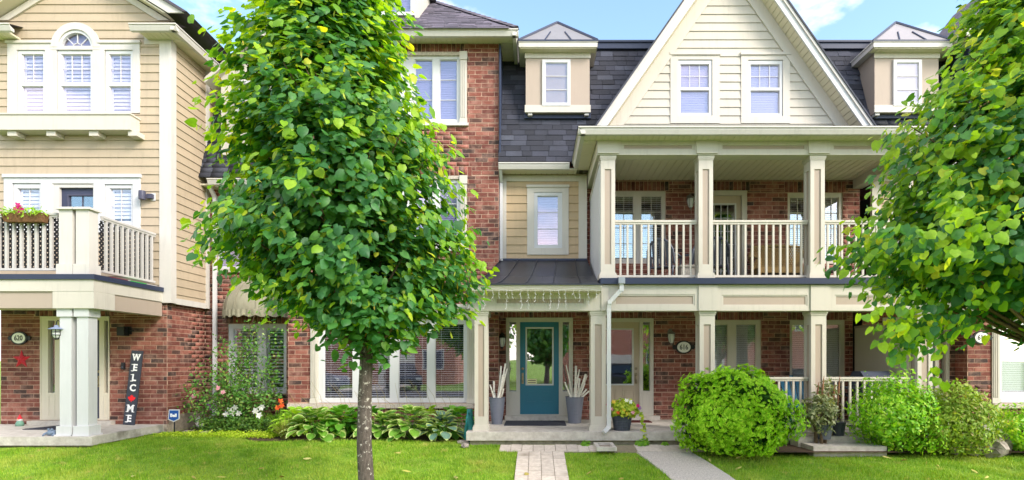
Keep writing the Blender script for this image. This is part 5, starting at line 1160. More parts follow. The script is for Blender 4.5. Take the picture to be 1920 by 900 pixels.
# ground-floor porch of 616
patio_chair('dark plastic patio chair on the ground floor porch', wx(1606, 10.5), 10.5, SLAB, R(175), PLD)
t = thing('adirondack_chair', 'teal slatted chair behind the ground floor railing', 'chair', (wx(1500, 11.0), 11.0, SLAB)); x = wx(1500, 11.0); TB = paint('teal_chair_paint', srgb(30, 110, 146), .5, .06)
for i in range(-2, 3): MB().strip((x + i * .09, 11.1, SLAB + .3), (x + i * .1, 11.38, SLAB + .95 - abs(i) * .04), .075, .018).build('back_slat', [TB], t)
MB().hexa([(x - .26, 10.7, SLAB + .36), (x + .26, 10.7, SLAB + .36), (x + .26, 11.15, SLAB + .26), (x - .26, 11.15, SLAB + .26), (x - .26, 10.7, SLAB + .39), (x + .26, 10.7, SLAB + .39), (x + .26, 11.15, SLAB + .29), (x - .26, 11.15, SLAB + .29)]).build('seat', [TB], t)
for sx in (-1, 1): MB().box(x + sx * .3 - .05, x + sx * .3 + .05, 10.62, 11.25, SLAB + .55, SLAB + .575).build('armrest', [TB], t); MB().box(x + sx * .3 - .02, x + sx * .3 + .02, 10.68, 10.76, SLAB + .001, SLAB + .549).build('leg', [TB], t)
x = wx(1612, 10.25); t = thing('barbecue', 'dark grey barbecue with side shelf behind the railing', 'barbecue', (x, 10.3, SLAB)); GR = paint('grill_grey', srgb(70, 76, 90), .4, .06)
MB().prism([(10.1, SLAB + .78), (10.1, SLAB + .98), (10.2, SLAB + 1.06), (10.45, SLAB + 1.06), (10.55, SLAB + .95), (10.55, SLAB + .78)], 'x', x - .02, x + .5).build('lid', [GR], t); MB().box(x - .04, x + .52, 10.08, 10.57, SLAB + .62, SLAB + .779).build('firebox', [GR], t); MB().box(x - .32, x - .041, 10.1, 10.5, SLAB + .74, SLAB + .77).build('side_shelf', [GR], t)
for a in (x - .02, x + .46):
    for b in (10.12, 10.5): MB().box(a, a + .04, b, b + .04, SLAB, SLAB + .619).build('leg', [BLACK], t)
x = wx(1634, 11.6); t = thing('leaning_sign', 'narrow black sign with pale letters leaning by the porch divider', 'sign', (x, 11.6, SLAB)); SM = Matrix.Translation((x, 11.5, SLAB)) @ Matrix.Rotation(R(-3), 4, 'Y'); o = MB().box(-.04, .04, 0, .02, 0, 1.35).build('board', [BLACK], t); sput(o)
mb = MB()
for i in range(13): mb.box(-.022, .022, -.004, -.001, .3 + i * .078, .345 + i * .078)
o = mb.build('printed_marks', [LET], t); sput(o)
# steps and kerb in front of the 616 porch
x0, x1 = wx(1513, 9.2), wx(1640, 9.3); t = thing('porch_steps', 'low concrete steps between the green shrubs', 'steps', ((x0 + x1) / 2, 9.2, .1))
MB().box(x0, x1, 8.98, 9.40, .0, .19).build('step', [CONC], t); MB().box(x0 - .05, x1, 9.401, 9.699, .0, .29).build('step', [CONC], t)
# planter box of 620's balcony rail
x0, x1, yb = wx(2, 9.5), wx(80, 9.5), 9.5; zt, zb = wz(399, yb), wz(415, yb); t = thing('balcony_planter_box', 'brown planter box with trailing plants on the balcony rail', 'planter', ((x0 + x1) / 2, yb, zb)); COIR = rough_mat('coir_liner', srgb(96, 66, 44), srgb(134, 98, 66), 30, .8)
MB().hexa([(x0 + .03, yb + .02, zb), (x1 - .03, yb + .02, zb), (x1 - .03, yb + .13, zb), (x0 + .03, yb + .13, zb), (x0, yb - .02, zt), (x1, yb - .02, zt), (x1, yb + .14, zt), (x0, yb + .14, zt)]).build('box', [COIR], t)
PLANTER = (t, x0, x1, yb, zt)
# a toy mat under the balcony rail
x = XR + .01; t = thing('balcony_rug', 'striped red and green rug under the side rail', 'rug', (XR, 10.4, zb2 + .09)); 
for a, b, m in ((9.95, 10.35, paint('rug_maroon', srgb(120, 40, 44), .9)), (10.351, 10.42, WHITE2), (10.421, 10.85, paint('rug_green', srgb(40, 180, 60), .9)), (10.851, 11.15, WHITE2)): MB().box(XR - .5, XR + .1, a, b, zb2 + .0905, zb2 + .115).build('stripe', [m], t)
# ------------------------------------------------------------------ leaves
G = lambda r, g, b: srgb(r, g, b)
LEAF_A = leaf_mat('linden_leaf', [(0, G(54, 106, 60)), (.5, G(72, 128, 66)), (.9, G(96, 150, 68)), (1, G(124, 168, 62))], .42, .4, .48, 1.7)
LEAF_B = leaf_mat('sunlit_young_linden_leaf', [(0, G(112, 158, 46)), (.5, G(142, 182, 50)), (.88, G(170, 200, 56)), (1, G(210, 206, 70))], .52, .4, .45, 1.7)  # new growth, plus sunlight painted into the leaf colour
BRACT = leaf_mat('linden_bract', [(0, G(170, 186, 70)), (.7, G(204, 206, 96)), (1, G(196, 150, 60))], .5, .3, .5, 1.5)
BARK = rough_mat('linden_bark', G(60, 53, 49), G(100, 91, 84), 34, 1.0, .95, G(186, 180, 170), 22, (.58, .66), zs=.35)
TWIG = rough_mat('twig_bark', G(84, 70, 54), G(116, 98, 76), 30, .6)
LV = np.array([(0, .02, 0), (0, .4, .04), (0, .75, .01), (0, 1.06, -.1), (-.28, -.1, -.04), (-.5, .2, -.09), (-.43, .55, -.1), (-.2, .86, -.08), (.28, -.1, -.04), (.5, .2, -.09), (.43, .55, -.1), (.2, .86, -.08)])
LF = np.array([(0, 4, 5), (0, 5, 1), (1, 5, 6), (1, 6, 2), (2, 6, 7), (2, 7, 3), (0, 9, 8), (0, 1, 9), (1, 10, 9), (1, 2, 10), (2, 11, 10), (2, 3, 11)])
def unit(a): return a / (np.linalg.norm(a, axis=-1, keepdims=True) + 1e-9)
def lump(P, f, s=0.0): return np.sin(P[:, 0] * f + s) * np.sin(P[:, 1] * f * 1.13 + 1.3 + s) + np.sin(P[:, 2] * f * .9 + 2.1 + s) * np.sin(P[:, 0] * f * .7 + P[:, 1] * f * .6 + s)

def linden(name_label, base, trunk_r, trunk_top, prof, lean, nclus, leafsize, seed, bounds=None, thin=0.0, extra=(), ysq=1.0):
    """street tree: trunk, limbs, twigs, and leaves hung in sprays along the twigs.  prof: (height, radius, centre x, centre y)"""
    rg = np.random.default_rng(seed); random.seed(seed)
    t = thing('linden_tree', name_label, 'tree', base, 'leafy street trees on the lawn')
    pz = np.array([p[0] for p in prof]); prr = np.array([p[1] for p in prof]); pcx = np.array([p[2] for p in prof]); pcy = np.array([p[3] for p in prof])
    ztop = pz[-1]; tp = []; rs = []
    for k in range(14):
        f = k / 13; z = base[2] - .1 + (ztop * .9 - base[2]) * f; cxx, cyy = np.interp(z, pz, pcx), np.interp(z, pz, pcy); w = min(1, max(0, (z - trunk_top) / (ztop - trunk_top)))
        tp.append((base[0] + (cxx - base[0]) * w ** 1.2 + .02 * math.sin(k * 1.9), base[1] + (cyy - base[1]) * w + .02 * math.cos(k * 2.3), z)); rs.append(max(.012, trunk_r * (1.12 - .16 * f * 6 if f < .05 else 1.0) * (1 - .92 * f ** 1.1) + (.02 if k == 0 else 0)))
    MB().tube(tp, rs, 14).build('trunk', [BARK], t, smooth=True)
    tpa = np.array(tp)
    # cluster centres through the crown, denser towards its skin
    P = []
    while len(P) < nclus:
        z = rg.uniform(pz[0], pz[-1], 4000); r = np.interp(z, pz, prr); a = rg.uniform(0, 2 * np.pi, 4000); keep = rg.uniform(0, prr.max(), 4000) < r * 1.0 + .05
        f = rg.uniform(0, 1, 4000) ** .42 * np.where(rg.uniform(0, 1, 4000) < .1, 1.14, 1.0)
        Q = np.stack([np.interp(z, pz, pcx) + np.cos(a) * r * f, np.interp(z, pz, pcy) + np.sin(a) * r * f, z], 1)
        Q[:, :2] += (lump(Q, 2.9, seed) * .12)[:, None] * np.stack([np.cos(a), np.sin(a)], 1)
        keep &= (lump(Q, 3.6, seed * 2.) > -.75 + thin) & (f > .28)
        Q[:, 1] = np.interp(z, pz, pcy) + (Q[:, 1] - np.interp(z, pz, pcy)) * ysq
        P += list(Q[keep])
    P = np.array(P[:nclus] + [np.array(e) for e in extra]); C = np.stack([np.interp(P[:, 2] - .5, pz, pcx), np.interp(P[:, 2] - .5, pz, pcy), P[:, 2] - .45], 1); outw = unit(P - C)
    rad = np.hypot(P[:, 0] - C[:, 0], P[:, 1] - C[:, 1]) / (np.interp(P[:, 2], pz, prr) + .05)
    # limbs: groups of clusters joined to the trunk
    mb = MB(); nl = 90
    for i in rg.choice(len(P), nl, replace=False):
        e = P[i]; zt = max(tp[1][2], e[2] - .55 * np.hypot(e[0] - C[i][0], e[1] - C[i][1]) - .2); j = np.argmin(abs(tpa[:, 2] - zt)); b = tpa[j]
        m1 = b + (e - b) * .45 + np.array((0, 0, -.06)); mb.tube([tuple(b), tuple(m1), tuple(e)], [.03, .017, .005], 6)
    mb.build('limbs', [TWIG], t, smooth=True, kind='stuff')
    # leaves
    n = 22; k = np.repeat(np.arange(len(P)), n); s = np.tile(np.arange(n) / (n - 1), len(P)); o = outw[k]
    side = unit(np.cross(o, np.array((0, 0, 1.0))) + rg.normal(0, .3, o.shape)); sg = np.where(np.tile(np.arange(n) % 2, len(P)) == 0, 1, -1)[:, None]
    droop = np.array((0, 0, -1.0))
    tw = unit(o + droop * .3 + np.repeat(rg.normal(0, .35, P.shape), n, 0)) + droop * (s[:, None] - .3) * .35; pos = P[k] + tw * (s[:, None] - .6) * .72 + side * sg * .05 * leafsize / .13 + rg.normal(0, .05, o.shape)
    hr = np.clip((pos[:, 2:3] - pz[0]) / (pz[-1] - pz[0]), 0, 1); tip = unit(side * sg * .45 + o * .35 + droop * 1.15 + rg.normal(0, .35, o.shape)); nrm = unit(o * .85 + np.array((0, 0, 1.)) * (.22 + .6 * hr) + rg.normal(0, .42, o.shape) + np.array((0, -.15, 0)))
    S = leafsize * rg.uniform(.5, 1.25, len(pos)); Rm = basis(nrm, tip)
    Sx = np.stack([S * rg.uniform(.85, 1.05, len(S)), S, S * rg.uniform(-.5, 2.2, len(S))], 1)
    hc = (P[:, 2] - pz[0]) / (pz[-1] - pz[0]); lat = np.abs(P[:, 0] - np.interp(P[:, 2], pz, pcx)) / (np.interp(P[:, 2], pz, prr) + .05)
    # sunlight put into leaf colour: yellow-green at crown top, sides and young twig tips
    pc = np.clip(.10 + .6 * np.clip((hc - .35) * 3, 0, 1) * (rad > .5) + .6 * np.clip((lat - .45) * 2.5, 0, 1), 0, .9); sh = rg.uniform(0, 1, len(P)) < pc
    young = rg.uniform(0, 1, len(pos)) < np.where(sh[k], .45 + .45 * s, .05)  # new tip growth together with leaves painted as sunlit
    if bounds is not None: ok = bounds(pos); pos, Rm, Sx, young, k = pos[ok], Rm[ok], Sx[ok], young[ok], k[ok]
    d = np.linalg.norm(pos - np.array((0, 0, CZ)), axis=1); px_ = VX + pos[:, 0] * F / pos[:, 1]; py_ = HY - (pos[:, 2] - CZ) * F / pos[:, 1]
    sc = d + np.where((px_ > 5) & (px_ < 1915) & (py_ > 5) & (py_ < 895), 0, 100); order = np.argsort(sc); cell = {}; own = []
    for i in order:
        key = (int(px_[i] // 26), int(py_[i] // 26))
        if sc[i] > 50 or len(own) >= 300: break
        if cell.get(key, 0) < 2: cell[key] = cell.get(key, 0) + 1; own.append(i)
    own = np.array(own); rest = np.setdiff1d(np.arange(len(pos)), own)
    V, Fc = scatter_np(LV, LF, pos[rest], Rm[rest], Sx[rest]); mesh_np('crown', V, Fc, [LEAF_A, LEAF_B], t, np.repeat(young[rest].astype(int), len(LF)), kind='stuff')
    ld = [mesh_np('_data', LV, LF, [m]) for m in (LEAF_A, LEAF_B)]
    for i in own:
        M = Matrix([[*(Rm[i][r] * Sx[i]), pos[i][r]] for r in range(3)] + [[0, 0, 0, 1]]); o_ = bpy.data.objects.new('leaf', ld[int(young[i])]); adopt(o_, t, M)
    # hanging bracts with seeds
    nb = nclus * 2; ii = rg.integers(0, len(pos), nb); ii = ii[rad[k[ii]] > .5]; bv = np.array([(-.09, 0, 0), (.09, 0, 0), (.11, .6, .05), (-.11, .6, .05), (0, 1, 0)]); bf = np.array([(0, 1, 2), (0, 2, 3), (3, 2, 4)])
    tipb = unit(rg.normal(0, .35, (len(ii), 3)) + droop); V, Fc = scatter_np(bv, bf, pos[ii] + np.array((0, 0, -.02)), basis(unit(rg.normal(0, 1, (len(ii), 3)) + np.array((0, -.6, .2))), tipb), leafsize * rg.uniform(.6, 1.0, len(ii)))
    mesh_np('bracts', V, Fc, [BRACT], t, kind='stuff')
    return t
# near tree, left of centre
YT1 = 6.3; sT = F / YT1; tx = wx(685, YT1); lx = lambda p: wx(p, YT1); lz = lambda p: wz(p, YT1)
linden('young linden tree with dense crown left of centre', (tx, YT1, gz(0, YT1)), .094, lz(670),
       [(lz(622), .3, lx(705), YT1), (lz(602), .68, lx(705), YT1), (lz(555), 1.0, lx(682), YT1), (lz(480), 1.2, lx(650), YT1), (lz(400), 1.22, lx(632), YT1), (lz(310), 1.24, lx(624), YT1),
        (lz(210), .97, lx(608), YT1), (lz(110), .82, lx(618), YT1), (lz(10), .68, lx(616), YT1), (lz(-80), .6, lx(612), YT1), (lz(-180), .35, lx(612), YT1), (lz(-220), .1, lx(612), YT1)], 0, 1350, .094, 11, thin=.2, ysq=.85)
# right-hand tree, its trunk out of frame
YT2 = 6.0; lx = lambda p: wx(p, YT2); lz = lambda p: wz(p, YT2); cx2 = lx(2010)
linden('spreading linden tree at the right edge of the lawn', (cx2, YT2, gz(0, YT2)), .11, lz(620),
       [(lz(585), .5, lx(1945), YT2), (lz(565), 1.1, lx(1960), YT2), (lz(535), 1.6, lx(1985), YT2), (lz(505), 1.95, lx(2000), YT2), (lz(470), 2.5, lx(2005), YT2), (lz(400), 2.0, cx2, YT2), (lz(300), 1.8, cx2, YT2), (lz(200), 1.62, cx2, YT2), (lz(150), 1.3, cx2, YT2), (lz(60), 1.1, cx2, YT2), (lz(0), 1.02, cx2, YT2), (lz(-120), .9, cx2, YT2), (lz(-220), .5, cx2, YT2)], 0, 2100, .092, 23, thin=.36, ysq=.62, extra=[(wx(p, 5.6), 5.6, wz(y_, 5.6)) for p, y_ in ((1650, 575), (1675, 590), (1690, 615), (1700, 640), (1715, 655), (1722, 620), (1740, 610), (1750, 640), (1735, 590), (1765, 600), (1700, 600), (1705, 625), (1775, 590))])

# ------------------------------------------------------------------ grass
GRASS = leaf_mat('grass_blade', [(0, G(112, 156, 36)), (.4, G(136, 178, 46)), (.8, G(160, 194, 58)), (1, G(196, 198, 100))], .3, .2, .6, 1.3, patch=[(.8, .48, .66, srgb(170, 184, 80)), (2.6, .5, .68, srgb(96, 142, 36)), (4.0, .6, .7, srgb(198, 184, 112))])
N = 330000; X = RNG.uniform(-10.5, 10, N); Y = RNG.uniform(7.2, 11.2, N)
ok = (np.abs(X - (-0.3)) < Y * 1.0 + .4) & ~((X > -.31) & (X < .47) & (Y < 9.65)) & ~((X > -.62) & (X < 7.1) & (Y > 9.2) & (X < 3.2)) & ~((X > -1.35) & (Y > 9.66)) & ~((X < XP - .02) & (Y > 9.42)) & ~((X > -7.5) & (X <= -5.5) & (Y > 10.72 - (X + 7.4) * .03)) & ~((X > -5.5) & (Y > 10.2)) 
xl = np.interp(Y, [6.5, 7.4, 8.0, 8.6, 9.19], [2.25, 2.15, 2.08, 1.98, 1.86]) - .18; ok &= ~((X > xl) & (X < xl + .9)) & ~((X > 3.0) & (Y > 9.0)) & ~((X > 1.3) & (X < 3.1) & (Y > 9.16))
pat = .35 + .65 * (np.sin(X * 3.1 + 1) * np.sin(Y * 4.3) + np.sin(X * 7.7) * np.sin(Y * 6.1 + 2)) * .35 + .3; ok &= RNG.uniform(0, 1, N) < pat + .25
X, Y = X[ok], Y[ok]; Z = np.where(Y >= 9.6, .1, np.where(Y > 6.5, .1 - .12 * (9.6 - Y), .1 - .12 * 3.1)) + .012 * np.sin(X * 1.7 + Y) * np.sin(Y * 2.3) - .004
P = np.stack([X, Y, Z], 1); bv = np.array([(-.5, 0, 0), (.5, 0, 0), (0, .5, 1)]); bf = np.array([(0, 1, 2)]); n = len(P); a = RNG.uniform(0, 2 * np.pi, n); cA, sA = np.cos(a), np.sin(a); Rm = np.zeros((n, 3, 3)); Rm[:, 0, 0] = cA; Rm[:, 0, 1] = -sA; Rm[:, 1, 0] = sA; Rm[:, 1, 1] = cA; Rm[:, 2, 2] = 1
hg = RNG.uniform(.025, .06, n) * (1 + .35 * np.sin(X * 5.3 + 2 * np.sin(Y * 3.7)) * np.sin(Y * 6.9 + X)); V, Fc = scatter_np(bv, bf, P, Rm, np.stack([np.full(n, .009), hg * RNG.uniform(.2, 1.6, n), hg], 1)); mesh_np('grass', V, Fc, [GRASS], None, kind='stuff', label='mown bright green lawn before the houses', category='grass')
FALL = leaf_mat('fallen_leaf', [(0, G(196, 190, 96)), (.5, G(226, 218, 140)), (1, G(150, 132, 60))], .2, .2, .6, 1.0)
n = 24; X = RNG.uniform(-7, 7.5, n); Y = RNG.uniform(7.7, 9.1, n); P = np.stack([X, Y, np.array([gz(0, y) + .05 for y in Y])], 1); V, Fc = scatter_np(LV, LF, P, basis(unit(RNG.normal(0, .35, (n, 3)) + np.array((0, 0, 1.))), RNG.normal(0, 1, (n, 3))), np.stack([RNG.uniform(.03, .06, n), RNG.uniform(.06, .13, n), RNG.uniform(.05, .2, n)], 1)); mesh_np('fallen_leaves', V, Fc, [FALL], None, kind='stuff', label='dry yellow leaves scattered on the lawn', category='leaves')

# ------------------------------------------------------------------ shrubs
def shrub(name, label, c, r, n, bv, bf, mat, size, seed, stemmat=None, lumpy=.2, up=.4, cat='shrub', flat=1.0, group=None, fr=(1.5, 5.0), sup=2.0):
    rg = np.random.default_rng(seed); t = thing(name, label, cat, (c[0], c[1], .1), group); d = unit(rg.normal(0, 1, (n, 3))); f = rg.uniform(0, 1, n) ** .22; r = np.array(r); d = d / (np.sum(np.abs(d) ** sup, 1, keepdims=True) ** (1 / sup)); f = np.where(rg.uniform(0, 1, n) < .03, f * 1.07, f)
    q = 1 + lumpy * lump(d * 1.0, 5.0, seed) + .05 * lump(d, 13., seed); P = d * r * (f * q)[:, None]; P[:, 2] = np.where(P[:, 2] < -r[2] * flat, -r[2] * flat + rg.uniform(-.05, .05, n), P[:, 2]); P += np.array(c); P = np.where(P[:, 2:3] < .12, np.concatenate([P[:, :2], rg.uniform(.12, .3, (n, 1))], 1), P)
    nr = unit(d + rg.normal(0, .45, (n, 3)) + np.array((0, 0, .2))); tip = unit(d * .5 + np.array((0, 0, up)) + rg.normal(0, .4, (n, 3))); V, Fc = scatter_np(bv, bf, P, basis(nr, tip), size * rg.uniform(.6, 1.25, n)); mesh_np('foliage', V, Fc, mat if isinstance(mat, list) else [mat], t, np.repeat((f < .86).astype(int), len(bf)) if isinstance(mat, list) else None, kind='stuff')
    mb = MB(); random.seed(seed)
    for i in range(9): a = U(0, 6.28); e = (c[0] + r[0] * .6 * math.cos(a), c[1] + r[1] * .6 * math.sin(a), c[2] + r[2] * U(-.1, .4)); mb.tube([(c[0] + .08 * math.cos(a), c[1] + .08 * math.sin(a), .08), ((c[0] + e[0]) / 2, (c[1] + e[1]) / 2, c[2] * .6), e], [.025, .018, .008], 5)
    mb.build('stems', [TWIG], t, kind='stuff'); return t
SPR = []; SF = []                                  # fan of scaly cedar fingers
for a, L in ((-.75, .6), (-.4, .85), (0, 1.0), (.4, .85), (.75, .6)):
    k = len(SPR); s, c_ = math.sin(a), math.cos(a); w = .09; SPR += [(-w * c_ * .4, w * s * .4, 0), (s * L * .55 - w * c_, c_ * L * .55 + w * s, .06), (s * L * .55 + w * c_, c_ * L * .55 - w * s, .06), (s * L, c_ * L, -.04)]; SF += [(k, k + 2, k + 1), (k + 1, k + 2, k + 3)]
SPR, SF = np.array(SPR), np.array(SF)
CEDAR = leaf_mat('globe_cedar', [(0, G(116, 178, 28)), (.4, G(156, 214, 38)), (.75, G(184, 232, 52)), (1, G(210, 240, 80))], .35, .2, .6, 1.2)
CEDI = leaf_mat('shaded_inner_cedar', [(0, G(38, 84, 20)), (1, G(64, 112, 28))], .15, .2, .6, 1.0)  # darker green paints the shade of the hollows on inner sprigs
SHR = leaf_mat('broad_shrub', [(0, G(104, 168, 34)), (.4, G(140, 200, 46)), (.8, G(176, 220, 60)), (1, G(200, 224, 90))], .35, .35, .45, 1.4)
SHR2 = leaf_mat('olive_shrub', [(0, G(112, 148, 46)), (.5, G(150, 180, 64)), (.9, G(180, 196, 90)), (1, G(180, 156, 104))], .35, .3, .5, 1.3)
SLV = np.array([(0, 0, 0), (-.26, .4, .04), (.26, .4, .04), (0, 1, -.06), (0, .5, -.03)]); SLF = np.array([(0, 4, 1), (0, 2, 4), (1, 4, 3), (4, 2, 3)])
Yb = 9.0; cx = wx(1377, Yb)
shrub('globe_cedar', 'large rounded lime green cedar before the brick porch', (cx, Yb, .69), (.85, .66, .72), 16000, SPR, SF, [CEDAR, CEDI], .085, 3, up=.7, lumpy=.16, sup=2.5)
Yb = 9.15; shrub('broadleaf_shrub', 'bright green leafy shrub right of the porch steps', (wx(1680, Yb), Yb, .62), (.66, .55, .66), 7000, SLV, SLF, SHR, .075, 5, group='leafy shrubs right of the porch steps'); 
Yb = 9.0; shrub('broadleaf_shrub', 'olive tinted leafy shrub before the 614 pier', (wx(1790, Yb), Yb, .58), (.66, .5, .62), 7000, SLV, SLF, SHR2, .07, 6, group='leafy shrubs right of the porch steps')
shrub('broadleaf_shrub', 'small dark green shrub at the far right edge', (wx(1915, 9.1), 9.1, .4), (.42, .4, .42), 3000, SLV, SLF, SHR, .07, 8, group='leafy shrubs right of the porch steps')
# mixed pot plants by the steps
MIX = leaf_mat('grey_green_foliage', [(0, G(96, 116, 70)), (.5, G(150, 160, 110)), (1, G(206, 206, 170))], .3, .3, .5, 1.1)
Yb = 9.35; t = shrub('potted_plant', 'pale variegated plant in a pot by the porch steps', (wx(1538, Yb), Yb, .68), (.28, .22, .32), 900, SLV, SLF, MIX, .09, 9, cat='potted plant'); MB().lathe([(.001, 0), (.1, 0), (.14, .22), (.15, .25), (.12, .25), (.001, .22)], (wx(1545, Yb), Yb, .261), 16).build('pot', [PLG], t)
t = shrub('potted_plant', 'small potted plant with reddish plumes beside the porch column', (wx(1552, 9.58), 9.58, .95), (.2, .16, .28), 420, SLV, SLF, MIX, .08, 10, cat='potted plant'); MB().lathe([(.001, 0), (.1, 0), (.13, .22), (.14, .25), (.12, .25), (.001, .22)], (wx(1570, 9.58), 9.58, .27), 16).build('pot', [PLD], t)
PLUME = leaf_mat('dry_plume', [(0, G(150, 104, 84)), (1, G(188, 146, 116))], .3, .1, .8, 1.0)
mb = MB()
for i in range(5): x = wx(1530 + i * 10, 9.5); z = 1.0 + .12 * math.sin(i * 2); mb.tube([(x, 9.5, .7), (x + .01, 9.48, z), (x + .03, 9.47, z + .22)], [.006, .02, .004], 5)
mb.build('plumes', [PLUME], t, kind='stuff')

# ------------------------------------------------------------------ hostas, lilies, rose
def hosta_leaf(center, margin):
    V = []; Fc = []; mi = []; n = 7
    wdt = [.05, .26, .38, .42, .36, .22, .0]; ys_ = [0, .12, .3, .5, .7, .88, 1.05]
    for j in range(n):
        y = ys_[j]; w = wdt[j]; z = .18 * math.sin(y * 2.6) - .12 * y * y
        V += [(-w, y, z - .0), (-w * .82, y * .995, z - w * .2), (0, y * .99, z - w * .3), (w * .82, y * .995, z - w * .2), (w, y, z)]
    for j in range(n - 1):
        for i in range(4): Fc.append((j * 5 + i, j * 5 + i + 1, (j + 1) * 5 + i + 1, (j + 1) * 5 + i)); mi.append(1 if i in (0, 3) or j == n - 2 else 0)
    return mesh_np('_data', np.array(V), np.array(Fc), [center, margin], mi=mi, smooth=False)
HG = leaf_mat('hosta_green', [(0, G(84, 140, 44)), (1, G(124, 172, 60))], .25, .4, .45, 1.3); HC = leaf_mat('hosta_cream_margin', [(0, G(166, 192, 100)), (1, G(200, 214, 144))], .3, .3, .5, 1.0)
HP = leaf_mat('hosta_plain', [(0, G(70, 134, 36)), (1, G(112, 170, 52))], .3, .4, .45, 1.3); HB = leaf_mat('hosta_blue', [(0, G(88, 124, 108)), (1, G(116, 150, 130))], .2, .3, .55, 1.0); HY_ = leaf_mat('hosta_lime', [(0, G(140, 190, 46)), (1, G(176, 214, 70))], .35, .35, .5, 1.3)
HD = {'v': [hosta_leaf(HG, HC)], 'p': [hosta_leaf(HP, HP)], 'b': [hosta_leaf(HB, HC)], 'l': [hosta_leaf(HY_, HY_)]}
def hosta(label, px_, Y, kind, n, size, spread=1.0, seed=0):
    rg = random.Random(seed); X = wx(px_, Y); t = thing('hosta', label, 'plant', (X, Y, .11), 'hostas in the window bed')
    n = int(n * 1.55); spread *= 1.25
    for i in range(n):
        f = (i + .5) / n; a = i * 2.39996 + rg.uniform(-.3, .3); el = R(12 + 62 * (1 - f) + rg.uniform(-8, 8)); s = size * rg.uniform(.75, 1.15) * (.8 + .3 * f); r = .05 + .3 * f * spread; z = .15 + .27 * (1 - f) * spread + rg.uniform(-.03, .04)
        M = Matrix.Translation((X + r * math.cos(a), Y + r * .8 * math.sin(a), .1 + z)) @ Matrix.Rotation(a - math.pi / 2, 4, 'Z') @ Matrix.Rotation(el - R(42), 4, 'X') @ Matrix.Rotation(rg.uniform(-.3, .3), 4, 'Y') @ Matrix.Diagonal((s * rg.uniform(.8, 1.05), s, s, 1))
        o = bpy.data.objects.new('leaf', HD[kind][0]); adopt(o, t, M)
    mb = MB()
    for i in range(14): a = i * 2.4; r = .05 + .25 * i / 14; mb.tube([(X + .02 * math.cos(a), Y + .02 * math.sin(a), .1), (X + r * math.cos(a), Y + r * .8 * math.sin(a), .1 + .16 + .2 * (1 - i / 14))], .007, 4)
    mb.build('leaf_stalks', [HP], t, kind='stuff')
for a in (('variegated hosta beside the ornamental grass clump', 590, 10.45, 'v', 48, .24, 1.1, 1), ('plain green hosta left of the tree trunk', 648, 10.7, 'p', 40, .25, 1.1, 2), ('variegated hosta just right of the tree trunk', 716, 10.5, 'v', 32, .24, .9, 3),
          ('broad variegated hosta below the right window panes', 772, 10.45, 'v', 50, .25, 1.15, 4), ('blue green hosta with pale margins at the bed front', 828, 10.28, 'b', 34, .23, .85, 5), ('plain green hosta against the porch slab', 856, 10.8, 'p', 34, .25, 1.0, 6),
          ('lime daylily like hosta at the bed corner', 562, 10.85, 'l', 40, .25, 1.05, 7), ('plain green hosta hidden behind the tree trunk', 690, 10.9, 'p', 28, .25, 1.0, 8), ('plain green hosta under the third window pane', 800, 11.0, 'l', 26, .24, 1.0, 9), ('lime hosta under the leftmost window pane', 615, 11.05, 'l', 26, .24, 1.0, 10)): hosta(*a)
def blades(name, label, X, Y, n, L, mat, spread, seed, cat='plant', w=.016, z0=.1, droop=1.0):
    rg = random.Random(seed); t = thing(name, label, cat, (X, Y, z0)); V = []; Fc = []
    for i in range(n):
        a = rg.uniform(0, 6.283); l = L * rg.uniform(.6, 1.1); lean = rg.uniform(.15, .9) * spread; k = len(V); ca, sa = math.cos(a), math.sin(a); bx, by = X + rg.uniform(-.06, .06), Y + rg.uniform(-.05, .05)
        for j in range(5):
            f = j / 4; r = lean * l * f; z = z0 + l * (f - droop * .55 * lean * f * f); ww = w * (1 - f ** 2 * .92) ; V += [(bx + ca * r - sa * ww, by + sa * r + ca * ww, z), (bx + ca * r + sa * ww, by + sa * r - ca * ww, z)]
        for j in range(4): Fc.append((k + 2 * j, k + 2 * j + 1, k + 2 * j + 3, k + 2 * j + 2))
    mesh_np('blades', np.array(V), np.array(Fc), [mat], t, kind='stuff'); return t
GRM = leaf_mat('ornamental_grass', [(0, G(122, 140, 60)), (.6, G(160, 172, 84)), (1, G(200, 186, 120))], .3, .2, .6, 1.1); LILY = leaf_mat('daylily_blade', [(0, G(96, 150, 40)), (1, G(146, 192, 60))], .35, .3, .5, 1.3)
blades('ornamental_grass', 'fine pale grass clump at the left end of the hosta bed', wx(535, 10.4), 10.42, 170, .5, GRM, 1.0, 1, w=.008)
blades('daylily', 'bright green strappy daylily clump below the brick corner', wx(548, 10.9), 10.95, 110, .62, LILY, .9, 2); blades('daylily', 'daylily clump with an orange bloom beside the recessed window', wx(522, 11.4), 11.5, 70, .65, LILY, .8, 3)
t = blades('white_lily', 'white lily in bloom before the recessed window', wx(440, 11.5), 11.5, 16, .5, LILY, .6, 4, w=.012); LW = leaf_mat('white_petal', [(0, G(236, 236, 226)), (1, G(250, 250, 246))], .3, .2, .5, .9); LO = leaf_mat('orange_petal', [(0, G(226, 84, 40)), (1, G(240, 130, 60))], .3, .2, .5, 1.0); LP = leaf_mat('pink_petal', [(0, G(226, 150, 160)), (1, G(240, 190, 196))], .3, .2, .5, 1.0); LM = leaf_mat('magenta_petal', [(0, G(190, 30, 110)), (1, G(226, 60, 140))], .3, .2, .5, 1.0); LU = leaf_mat('purple_petal', [(0, G(130, 90, 150)), (1, G(170, 130, 186))], .3, .2, .5, 1.0)
LYL = leaf_mat('yellow_petal', [(0, G(226, 190, 40)), (1, G(244, 214, 90))], .3, .2, .5, 1.0)
